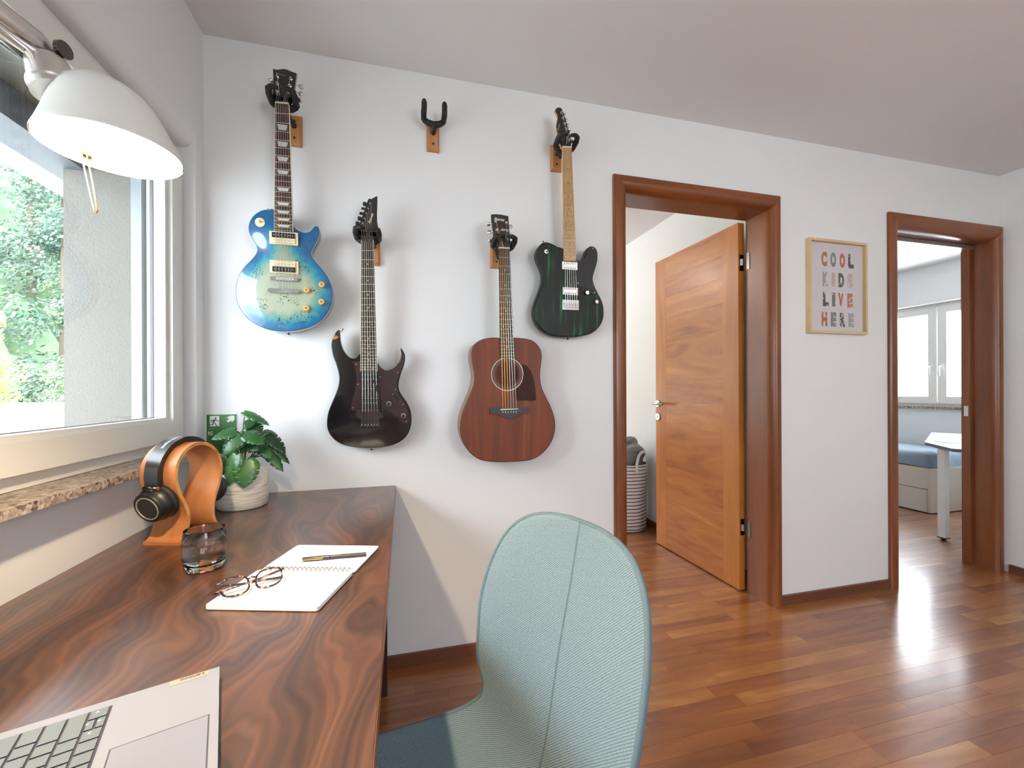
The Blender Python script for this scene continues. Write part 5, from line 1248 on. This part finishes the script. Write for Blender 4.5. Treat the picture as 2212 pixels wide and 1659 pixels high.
# wire handle under the rim
hb0 = lc-R3*.062+Vector((0, 0, -.001)); hdn = R3*.019-F3*.004+Vector((0, 0, -.076)); wd = R3*.003
child(MB().tube([hb0+R3*.014+F3*.02+Vector((0, 0, .004)), hb0+R3*.026+F3*.006, hb0+R3*.030-F3*.004-Vector((0, 0, .003))], [.004, .0045, .004], 8).build('handle_clip', M['gold'], smooth=True), lamp)
h0 = hb0+R3*.031-F3*.005
child(MB().tube(catmull([h0-wd, h0-wd+hdn*.5, h0-wd*.6+hdn*.96, h0+hdn, h0+wd*.6+hdn*.96, h0+wd+hdn*.5, h0+wd], 3, False), .0009, 6).build('wire_handle', P('steel_wire', srgb(200, 170, 150), .25, metal=1.0), smooth=True), lamp)

# ------------------------------------------------------------------ chair
ca_ = radians(17.5); fa = Vector((-cos(ca_), -sin(ca_), 0)); fl2 = Vector((sin(ca_), -cos(ca_), 0))
cm = Matrix((fa, -fl2, Vector((0, 0, 1)))).transposed().to_4x4(); cm.translation = Vector((.908, -1.152, 0))
ch = empty('chair', label='pale blue-grey upholstered shell chair pulled up to the desk', cat='chair', mat=cm)
fab, N, L, b = new_mat('blue_grey_tweed')
uv = N.new('ShaderNodeUVMap'); uv.uv_map = 'UVMap'
mp = N.new('ShaderNodeMapping'); mp.inputs['Scale'].default_value = (1, 1, 1); L.new(uv.outputs[0], mp.inputs[0])
w1_ = N.new('ShaderNodeTexWave'); w1_.inputs['Scale'].default_value = 140; w1_.bands_direction = 'DIAGONAL'; w1_.inputs['Distortion'].default_value = 2.0; w1_.inputs['Detail'].default_value = 2; w1_.inputs['Detail Scale'].default_value = 3
w2_ = N.new('ShaderNodeTexWave'); w2_.inputs['Scale'].default_value = 190; w2_.bands_direction = 'X'; w2_.inputs['Distortion'].default_value = 2.5; w2_.inputs['Detail'].default_value = 2
for w_ in (w1_, w2_): L.new(mp.outputs[0], w_.inputs['Vector'])
no = N.new('ShaderNodeTexNoise'); no.inputs['Scale'].default_value = 500; no.inputs['Detail'].default_value = 2; L.new(mp.outputs[0], no.inputs['Vector'])
mx = N.new('ShaderNodeMath'); mx.operation = 'MULTIPLY'; L.new(w1_.outputs['Fac'], mx.inputs[0]); L.new(w2_.outputs['Fac'], mx.inputs[1])
ad_ = N.new('ShaderNodeMath'); ad_.operation = 'MULTIPLY_ADD'; L.new(no.outputs['Fac'], ad_.inputs[0]); ad_.inputs[1].default_value = .9; L.new(mx.outputs[0], ad_.inputs[2])
r = ramp(N, [(.25, srgb(76, 94, 102)), (.5, srgb(101, 122, 131)), (.8, srgb(126, 147, 156)), (1.0, srgb(150, 168, 176))]); L.new(ad_.outputs[0], r.inputs['Fac']); L.new(r.outputs['Color'], b.inputs['Base Color'])
b.inputs['Roughness'].default_value = .95; b.inputs['Sheen Weight'].default_value = .25; b.inputs['Specular IOR Level'].default_value = .15
bp = N.new('ShaderNodeBump'); bp.inputs['Strength'].default_value = .5; bp.inputs['Distance'].default_value = .0012; L.new(ad_.outputs[0], bp.inputs['Height']); L.new(bp.outputs['Normal'], b.inputs['Normal'])
SH = [(.430, .455, .06), (.427, .460, .12), (.412, .466, .175), (.380, .470, .212), (.320, .470, .235), (.240, .462, .243), (.160, .455, .241), (.090, .453, .233), (.040, .459, .220), (.005, .472, .205), (-.022, .497, .192), (-.038, .533, .186), (-.050, .580, .190), (-.062, .640, .199), (-.074, .700, .206), (-.086, .750, .205), (-.096, .790, .199), (-.104, .825, .188), (-.110, .852, .173), (-.114, .872, .152), (-.117, .887, .124), (-.119, .896, .086), (-.120, .900, .040)]
SHc = catmull([Vector(s) for s in SH], 2, False)
NT = 20
def shell_pt(x_, z_, w_, t, back):
    e = (abs(t)**2.2)
    return Vector((x_+back*.050*e*(w_/.2)**2, t*w_, z_+(1-back)*.030*abs(t)**4))
def shell_grid(off):
    rows_ = []; n = len(SHc)
    for i, s in enumerate(SHc):
        a, b_ = SHc[max(0, i-1)], SHc[min(n-1, i+1)]
        t2 = Vector((b_.x-a.x, b_.y-a.y)).normalized(); nn = Vector((t2.y, -t2.x)) if True else None
        back = max(0, min(1, (s.y-.475)/.12))
        # normal pointing to the sitter side = up/front
        nv = Vector((-t2.y, t2.x)); nv = -nv if nv.y < 0 and back < .5 else nv
        if back >= .5 and nv.x < 0: nv = -nv
        row = []
        for k in range(NT+1):
            t = -1+2*k/NT
            fall = max(0, 1-abs(t)**6)
            p = shell_pt(s.x, s.y, s.z, t, back)
            p += Vector((nv.x, 0, nv.y))*off*(.25+.75*fall)
            row.append(p)
        rows_.append(row)
    return rows_
def shell(name, off0, mat, flip):
    g0 = shell_grid(off0); bm = bmesh.new(); uvl = bm.loops.layers.uv.new('UVMap')
    V = [[bm.verts.new(p) for p in row] for row in g0]
    sl = [0]
    for a, b_ in zip(SHc[:-1], SHc[1:]): sl.append(sl[-1]+math.hypot(b_.x-a.x, b_.y-a.y))
    for i in range(len(V)-1):
        for k in range(NT):
            q = [(i, k), (i, k+1), (i+1, k+1), (i+1, k)]
            if flip: q.reverse()
            f = bm.faces.new([V[a][b_] for a, b_ in q]); f.smooth = True
            for l, (a, b_) in zip(f.loops, q): l[uvl].uv = (g0[a][b_].y, sl[a])
    me = bpy.data.meshes.new(name); bm.to_mesh(me); bm.free()
    return mesh_obj(name, me, mat, ch)
shell('front_upholstery', .012, fab, False)
shell('back_upholstery', -.012, fab, True)
mid_g = shell_grid(0.0)
loop = [r_[0] for r_ in mid_g]+mid_g[-1][1:-1]+[r_[-1] for r_ in reversed(mid_g)]+list(reversed(mid_g[0][1:-1]))
MB().tube(loop, .0050, 8, closed=True).build('piping', P('piping_fabric', srgb(102, 121, 129), .95, bump=(900, .6)), ch, smooth=True)
seam = [row[NT//2]+Vector((.0015 if i > 14 else 0, 0, .0012)) for i, row in enumerate(shell_grid(.0122))]
MB().tube(seam, .0005, 5).build('seam', P('seam_thread', srgb(104, 122, 125), .9), ch, smooth=True)
wb = P('chair_white_metal', srgb(220, 220, 218), .4)
MB().lathe([(.030, .06), (.030, .25), (.022, .255), (.022, .40), (.075, .425), (.075, .437)], 20, (.17, 0, 0)).build('column', wb, ch, smooth=True, auto=40)
for k in range(5):
    a = 2*pi*k/5+.3; d = Vector((cos(a), sin(a), 0)); c0 = Vector((.17, 0, 0))
    lg = MB().tube([c0+d*.02+Vector((0, 0, .10)), c0+d*.16+Vector((0, 0, .085)), c0+d*.30+Vector((0, 0, .062))], [.022, .018, .014], 8).build('base_leg', wb, ch, smooth=True)
    MB().tube([c0+d*.295+Vector((-d.y*.014, d.x*.014, .029)), c0+d*.295+Vector((d.y*.014, -d.x*.014, .029))], .0285, 18).build('caster', M['black'], ch, smooth=True, auto=40)

# ------------------------------------------------------------------ framed print
fp = empty('framed_print', (3.007, 0, 1.6875), label='oak framed poster of colourful capital letters hung between the doors', cat='picture')
fw, fh, fd = .203, .253, .026
for nm, x0, x1, z0, z1 in (('frame_rail', -fw, fw, fh-.013, fh), ('frame_rail', -fw, fw, -fh, -fh+.013), ('frame_stile', -fw, -fw+.013, -fh+.013, fh-.013), ('frame_stile', fw-.013, fw, -fh+.013, fh-.013)):
    B(nm, x0, x1, -fd, 0, z0, z1, M['oak_light'], fp, bevel=.0012)
B('backing', -fw+.013, fw-.013, -.006, -.001, -fh+.013, fh-.013, P('print_paper', srgb(222, 216, 218), .8), fp)
B('glazing', -fw+.013, fw-.013, -.020, -.018, -fh+.013, fh-.013, pane_mat('picture_glass'), fp)
LC = dict(o=srgb(186, 118, 72), g=srgb(132, 134, 132), r=srgb(198, 100, 92), k=srgb(74, 76, 80), p=srgb(218, 176, 160), l=srgb(168, 166, 164), q=srgb(210, 176, 168), m=srgb(122, 116, 108), e=srgb(192, 122, 92), d=srgb(92, 94, 92))
def worn(name, col):
    m_, N, L, b = new_mat(name); b.inputs['Roughness'].default_value = .8
    tc = N.new('ShaderNodeTexCoord'); no = N.new('ShaderNodeTexNoise'); no.inputs['Scale'].default_value = 60; no.inputs['Detail'].default_value = 5; L.new(tc.outputs['Object'], no.inputs['Vector'])
    r = ramp(N, [(.36, srgb(222, 216, 218)), (.40, col)]); r.color_ramp.interpolation = 'LINEAR'; L.new(no.outputs['Fac'], r.inputs['Fac']); L.new(r.outputs['Color'], b.inputs['Base Color']); return m_
wm = {k: worn('ink_'+k, c) for k, c in LC.items()}
wordrows = [('COOL', 'ogrk', (-.101, -.038, .026, .087)), ('KIDS', 'lpdq', (-.093, -.030, .018, .080)), ('LIVE', 'kmre', (-.091, -.028, .014, .080)), ('HERE', 'rgkl', (-.101, -.038, .026, .087))]
for ri, (wd_, cols, xs_) in enumerate(wordrows):
    for chx, cc, x_ in zip(wd_, cols, xs_):
        me = text_mesh(chx, .094, 0, .0068 if chx != 'I' else .006)
        x0 = min(v_.co.x for v_ in me.vertices); x1 = max(v_.co.x for v_ in me.vertices)
        sx_ = .040/(x1-x0) if chx != 'I' else 1.15
        z_ = .1195-ri*.1085
        me.transform(Matrix.Translation((x_, -.0064, z_)) @ Matrix.Rotation(pi/2, 4, 'X') @ Matrix.Diagonal((sx_, 1.0, 1, 1)) @ Matrix.Translation((-x0, 0, 0)))
        mesh_obj('letter', me, wm[cc], fp)

# ------------------------------------------------------------------ laundry basket in the side room
bk = empty('laundry_basket', (2.487, 1.37, 0), label='tall striped fabric laundry basket by the white wall', cat='basket')
strp, N, L, b = new_mat('striped_canvas')
tc = N.new('ShaderNodeTexCoord'); sp = N.new('ShaderNodeSeparateXYZ'); L.new(tc.outputs['Object'], sp.inputs[0])
no = N.new('ShaderNodeTexNoise'); no.inputs['Scale'].default_value = 9; L.new(tc.outputs['Object'], no.inputs['Vector'])
ma = N.new('ShaderNodeMath'); ma.operation = 'MULTIPLY_ADD'; L.new(no.outputs['Fac'], ma.inputs[0]); ma.inputs[1].default_value = .012; L.new(sp.outputs['Z'], ma.inputs[2])
m1 = N.new('ShaderNodeMath'); m1.operation = 'MULTIPLY'; L.new(ma.outputs[0], m1.inputs[0]); m1.inputs[1].default_value = 1/.0275
m2 = N.new('ShaderNodeMath'); m2.operation = 'FRACT'; L.new(m1.outputs[0], m2.inputs[0])
m3 = N.new('ShaderNodeMath'); m3.operation = 'LESS_THAN'; L.new(m2.outputs[0], m3.inputs[0]); m3.inputs[1].default_value = .27
mx = N.new('ShaderNodeMix'); mx.data_type = 'RGBA'; L.new(m3.outputs[0], mx.inputs['Factor']); mx.inputs['A'].default_value = srgb(232, 226, 222); mx.inputs['B'].default_value = srgb(98, 84, 86)
L.new(mx.outputs['Result'], b.inputs['Base Color']); b.inputs['Roughness'].default_value = .9
sg_ = 36
def bring(r_, z_, w_=.006): return [((r_+w_*sin(3*a+z_*9)*.5+w_*sin(5*a-z_*14)*.5)*cos(a), (r_+w_*sin(3*a+z_*9)*.5+w_*sin(5*a-z_*14)*.5)*sin(a), z_) for a in [2*pi*i/sg_ for i in range(sg_)]]
MB().rings([bring(.160, .0, 0), bring(.176, .012), bring(.180, .1), bring(.176, .25), bring(.181, .4), bring(.183, .50), bring(.185, .535, .002), bring(.180, .535, .002), bring(.176, .45), bring(.174, .2)], cap1=False).build('basket_body', strp, bk, smooth=True)
def strap(a0, name='handle'):
    pts = [Vector(((.187)*cos(a0+d), (.187)*sin(a0+d), z_)) for d, z_ in ((-.36, .47), (-.36, .545), (-.24, .615), (0, .640), (.24, .615), (.36, .545), (.36, .47))]
    MB().tube(catmull(pts, 4, False), .014, 6, sq=.22).build(name, P('white_strap', srgb(226, 222, 218), .9) if 'white_strap' not in bpy.data.materials else bpy.data.materials['white_strap'], bk, smooth=True)
strap(-1.15); strap(pi-1.15)
tw = empty('towel', (2.487, 1.37, .535), label='grey fluffy towel bundled on top of the striped basket', cat='towel')
rs = random.Random(4)
tg = P('grey_terry', srgb(132, 130, 128), .98, bump=(260, 1.5), sheen=.3)
mb = MB(); rings = []
for i in range(15):
    ph = pi*(i+.5)/15
    rings.append([((.165+.014*sin(3*a+ph*5))*sin(ph)*cos(a), (.165+.014*cos(4*a-ph*3))*sin(ph)*sin(a), .06-.135*cos(ph)+.012*sin(5*a+3*ph)) for a in [2*pi*k/32 for k in range(32)]])
for rg_ in rings:
    for k, p in enumerate(rg_): rg_[k] = (p[0], p[1], max(p[2], -.06))
MB().rings(rings).build('towel_bundle', tg, tw, smooth=True)
MB().tube(catmull([Vector(p) for p in ((-.12, -.10, .05), (-.06, -.135, .10), (.02, -.14, .125), (.09, -.115, .10), (.13, -.06, .05))], 5, False), [.02+.016*sin(pi*i/20) for i in range(21)], 10).build('towel_fold', tg, tw, smooth=True)
MB().tube(catmull([Vector(p) for p in ((-.10, -.02, .16), (-.02, -.07, .185), (.06, -.05, .18), (.12, .02, .13))], 5, False), [.015+.018*sin(pi*i/15) for i in range(16)], 10).build('towel_fold', tg, tw, smooth=True)

# ------------------------------------------------------------------ bedroom: bed, table
bd = empty('bed', (5.76, 1.9, 0), label='white bed with drawer base and blue-grey bedding beneath the bedroom window', cat='bed')
bpy.context.view_layer.update()
bxm = P('bed_laminate', srgb(214, 208, 196), .5)
child(B('bed_frame', 5.318, 6.195, .951, 2.97, .008, .41, bxm, bevel=.003), bd)
child(B('drawer_front', 5.312, 5.319, .978, 1.60, .012, .215, bxm, bevel=.0015), bd)
child(B('drawer_front', 5.312, 5.319, 1.62, 2.25, .012, .215, bxm, bevel=.0015), bd)
child(B('drawer_gap', 5.3165, 5.3185, .974, 2.26, .213, .219, M['black']), bd)
child(MB().tube([(5.312, 1.212, .165), (5.296, 1.212, .165)], .011, 12).build('drawer_knob', M['dark_chrome'], smooth=True), bd)
bed_blue = P('bedding_blue', srgb(122, 138, 152), .75, bump=(18, .6), var=(3, .12))
mb = MB(); nu, nv = 30, 40; grid = []
rs = random.Random(3)
for i in range(nu+1):
    row = []
    for j in range(nv+1):
        u = i/nu; v = j/nv
        ex = min(u, 1-u)*.87; ey = min(v, 1-v)*2.0; e_ = min(ex, ey)
        z_ = .415+.125*(1-math.exp(-e_/.035)) + .010*sin(11*u+5*v)*sin(17*v+3*u)+.006*sin(31*u)*sin(29*v)
        row.append(mb.v((5.325+.865*u, .958+2.0*v, z_)))
    grid.append(row)
for i in range(nu):
    for j in range(nv): mb.bm.faces.new((grid[i][j], grid[i+1][j], grid[i+1][j+1], grid[i][j+1]))
child(mb.build('duvet', bed_blue, smooth=True), bd)
tb = empty('white_table', (4.95, .60, 0), label='white table with a thin square leg in the bedroom', cat='table')
bpy.context.view_layer.update()
tpoly = [(4.455, .31), (4.47, .27), (4.52, .235), (4.68, .21), (5.80, .80), (5.63, 1.13), (4.745, .645), (4.70, .615)]
tc0 = mid(tpoly)
child(MB().prism(tpoly, .690, .712).build('table_top', M['white'], bevel=.002), tb)
child(MB().prism([(x_+(x_-tc0[0])*.004, y_+(y_-tc0[1])*.006) for x_, y_ in tpoly], .688, .7095).build('edge_band', P('grey_edge', srgb(112, 108, 108), .5)), tb)
for x_, y_ in ((4.632, .462), (5.25, .52)):
    child(B('leg', x_-.023, x_+.023, y_-.023, y_+.023, .022, .69, M['white'], bevel=.003), tb)
    child(B('foot_plate', x_-.026, x_+.026, y_-.026, y_+.026, .014, .022, M['dark_chrome']), tb)
    child(MB().lathe([(.012, 0), (.015, .004), (.015, .014)], 12, (x_, y_, 0)).build('foot', M['black']), tb)
child(B('tablet_sheet', 4.80, 5.0, .50, .62, .7122, .717, M['paper']), tb)

# ------------------------------------------------------------------ ceiling lamps out of view
def globe(name, loc, r_, col, power, label):
    e = empty(name, loc, label=label, cat='ceiling lamp')
    MB().lathe([(r_*sin(pi*k/14)+.0005, -r_*cos(pi*k/14)) for k in range(15)], 24).build('globe', P(name+'_glow', (1, 1, 1, 1), .4, emit=(col, power)), e, smooth=True)
    MB().tube([(0, 0, r_), (0, 0, H-loc[2]-.02)], .008, 8).build('cord', M['black'], e)
    MB().lathe([(.055, H-loc[2]-.025), (.055, H-loc[2])], 20).build('ceiling_rose', M['white'], e)
globe('ceiling_lamp', (2.8, -2.6, 2.12), .13, (1.0, .80, .66, 1), 15.0, 'warm white globe lamp hanging from the ceiling behind the chair')
globe('ceiling_lamp', (1.15, 1.95, 2.32), .09, (1.0, .90, .78, 1), 55.0, 'white globe lamp hanging in the side room')

# ------------------------------------------------------------------ outside the window
terr = P('pale_concrete', srgb(214, 214, 210), .9, bump=(30, .4))
tag(B('terrace', -14, -.37, -14, 8.0, .60, .80, terr), 'pale concrete terrace outside the window', kind='structure')
tag(B('terrace_kerb', -14, -.6, 8.0, 8.3, .5, .94, terr), 'low pale kerb at the terrace edge', kind='structure')
tag(B('slope_ground', -40, -.6, 8.3, 45, -1.2, -.2, P('meadow', srgb(120, 138, 78), .95, var=(.5, .2))), 'green slope beyond the terrace', kind='structure')
tag(B('sky_block_overhang', -1.25, -.361, -6, 3.0, 2.30, 2.42, P('overhang_boards', srgb(120, 112, 104), .8)), kind='structure')  # slab added to cut high sky light at the left windows
tag(B('trim_4', -.42, -.30, WY0-.3, .5, 1.865, 1.953, P('dark_gutter', srgb(92, 98, 106), .6)), kind='structure')
def leaf_mat(name, c0, c1, c2):
    m_, N, L, b = new_mat(name)
    ge = N.new('ShaderNodeNewGeometry'); no = N.new('ShaderNodeTexNoise'); no.inputs['Scale'].default_value = .9; L.new(ge.outputs['Position'], no.inputs['Vector'])
    a = N.new('ShaderNodeMath'); a.operation = 'MULTIPLY_ADD'; L.new(ge.outputs['Random Per Island'], a.inputs[0]); a.inputs[1].default_value = .5; L.new(no.outputs['Fac'], a.inputs[2])
    r = ramp(N, [(.35, c0), (.7, c1), (1.05 if False else 1.0, c2)]); L.new(a.outputs[0], r.inputs['Fac']); L.new(r.outputs['Color'], b.inputs['Base Color']); b.inputs['Roughness'].default_value = .6
    tr = N.new('ShaderNodeBsdfTranslucent'); L.new(r.outputs['Color'], tr.inputs['Color']); mx = N.new('ShaderNodeMixShader'); mx.inputs['Fac'].default_value = .4
    L.new(b.outputs[0], mx.inputs[1]); L.new(tr.outputs[0], mx.inputs[2]); L.new(mx.outputs[0], N['Material Output'].inputs['Surface'])
    return m_
lm1 = leaf_mat('foliage_blue_green', srgb(50, 66, 57), srgb(86, 106, 90), srgb(138, 156, 138))
lm2 = leaf_mat('foliage_green', srgb(60, 76, 60), srgb(104, 122, 94), srgb(154, 168, 134))
lm3 = leaf_mat('foliage_sunlit', srgb(110, 124, 62), srgb(164, 174, 96), srgb(206, 212, 146))  # sunlight on the shrub is put into this brighter yellow
bark = P('bark', srgb(84, 72, 60), .9, bump=(20, 1))
def tree(name, loc, h, rad, nleaf, mat, label, low=.15, lsize=.16, cat='tree'):
    rs = random.Random(int(abs(loc[0]*13+loc[1]*7+h*100)))
    e = empty(name, loc, label=label, cat=cat, group='greenery outside the window')
    MB().tube([(0, 0, 0), (.05, .02, h*.4), (0, .05, h*.8)], [rad*.07, rad*.055, rad*.02], 8).build('trunk', bark, e, smooth=True)
    cl = []
    for k in range(26):
        z_ = h*(low+(1-low)*rs.random()**.8); f_ = math.sin(pi*min(1, max(.12, (1.06-(z_/h-low)/(1-low))))*.5)
        a = rs.uniform(0, 2*pi); r_ = rad*f_*rs.uniform(.15, .85)
        cl.append((Vector((r_*cos(a), r_*sin(a), z_)), rad*rs.uniform(.22, .42)))
    vs, fs = [], []
    for k in range(nleaf):
        c, r_ = rs.choice(cl)
        d = Vector((rs.gauss(0, 1), rs.gauss(0, 1), rs.gauss(0, .8))); d.normalize()
        p = c+d*r_*rs.uniform(.55, 1.0)
        n_ = (d+Vector((rs.gauss(0, .6), rs.gauss(0, .6), rs.gauss(0, .6)+.4))).normalized(); t = n_.orthogonal().normalized(); w_ = n_.cross(t)
        s = lsize*rs.uniform(.5, 1.1); i = len(vs)
        vs += [p-t*s*.5, p-w_*s*.28, p+t*s*.5, p+w_*s*.28]; fs.append((i, i+1, i+2, i+3))
    me = bpy.data.meshes.new('foliage'); me.from_pydata(vs, [], fs)
    tag(mesh_obj('foliage', me, mat, e), kind='stuff')
# wooded hillside added to hold sky light back from the left window
hm = leaf_mat('hillside_wood', srgb(40, 62, 44), srgb(68, 94, 64), srgb(104, 128, 88))
vs, fs = [], []; rs = random.Random(11)
NA, NR = 90, 26
for i in range(NA+1):
    a = radians(60)+radians(150)*i/NA
    for j in range(NR+1):
        t = j/NR; d = 19+26*t; bumpy = (.9*sin(a*37+j*1.7)+.7*sin(a*71+j*2.9)+rs.uniform(-.6, .6))*min(1, t*6)
        vs.append((d*cos(a), d*sin(a), -1.0+19*t**.8+bumpy))
for i in range(NA):
    for j in range(NR):
        p = i*(NR+1)+j; fs.append((p, p+1, p+NR+2, p+NR+1))
me = bpy.data.meshes.new('hillside'); me.from_pydata(vs, [], fs)
tag(mesh_obj('hillside', me, hm), 'wooded hillside added beyond the terrace to hold back sky light', kind='structure')
tree('tree', (-9.4, 14.2, -.3), 9.4, 2.0, 14000, lm1, 'tall blue-green leafy tree filling the upper window', .03)
tree('tree', (-7.3, 12.1, -.3), 5.6, 1.2, 9000, lm2, 'mid green leafy tree beside the stucco reveal outside', .04, .12)
tree('tree', (-6.0, 19.0, -.3), 9.5, 2.6, 7000, lm1, 'dark leafy tree beyond the stucco reveal outside', .03, .2)
tree('tree', (-14.5, 20.5, -.3), 13.0, 3.0, 9000, lm1, 'tallest tree at the left edge of the window view', .03, .2)
tree('shrub', (-7.95, 9.9, -.2), 3.1, .75, 4500, lm3, 'shrub with sunlight painted in as yellow-green, low in the window view', .05, .08, 'shrub')
tree('shrub', (-6.3, 9.3, -.2), 2.0, .75, 3500, lm2, 'low pale hedge along the terrace kerb', .05, .08, 'shrub')
tree('shrub', (-9.7, 9.8, -.2), 2.1, .9, 3000, lm3, 'low pale hedge at the left end of the kerb', .05, .08, 'shrub')
# neighbour house seen through the bedroom window
nh = empty('neighbour_house', (14, 6, 0), label='pale house beyond the bedroom window', cat='building')
bpy.context.view_layer.update()
hw_ = P('house_plaster', srgb(232, 226, 222), .9)
child(B('house_wall', 14, 19, 2.0, 12, -.5, 1.9, hw_), nh)
child(B('house_roof', 13.6, 19.4, 1.6, 12.4, 1.9, 2.0, P('roof_edge', srgb(170, 150, 140), .8)), nh)
child(B('stone_panel', 13.94, 14.0, 3.2, 4.15, .95, 1.75, P('stone_panel', srgb(120, 118, 118), .9, var=(9, .5))), nh)
child(B('lattice_panel', 13.95, 14.0, 3.2, 4.15, .1, .93, P('lattice_pink', srgb(226, 186, 176), .9, var=(14, .2))), nh)
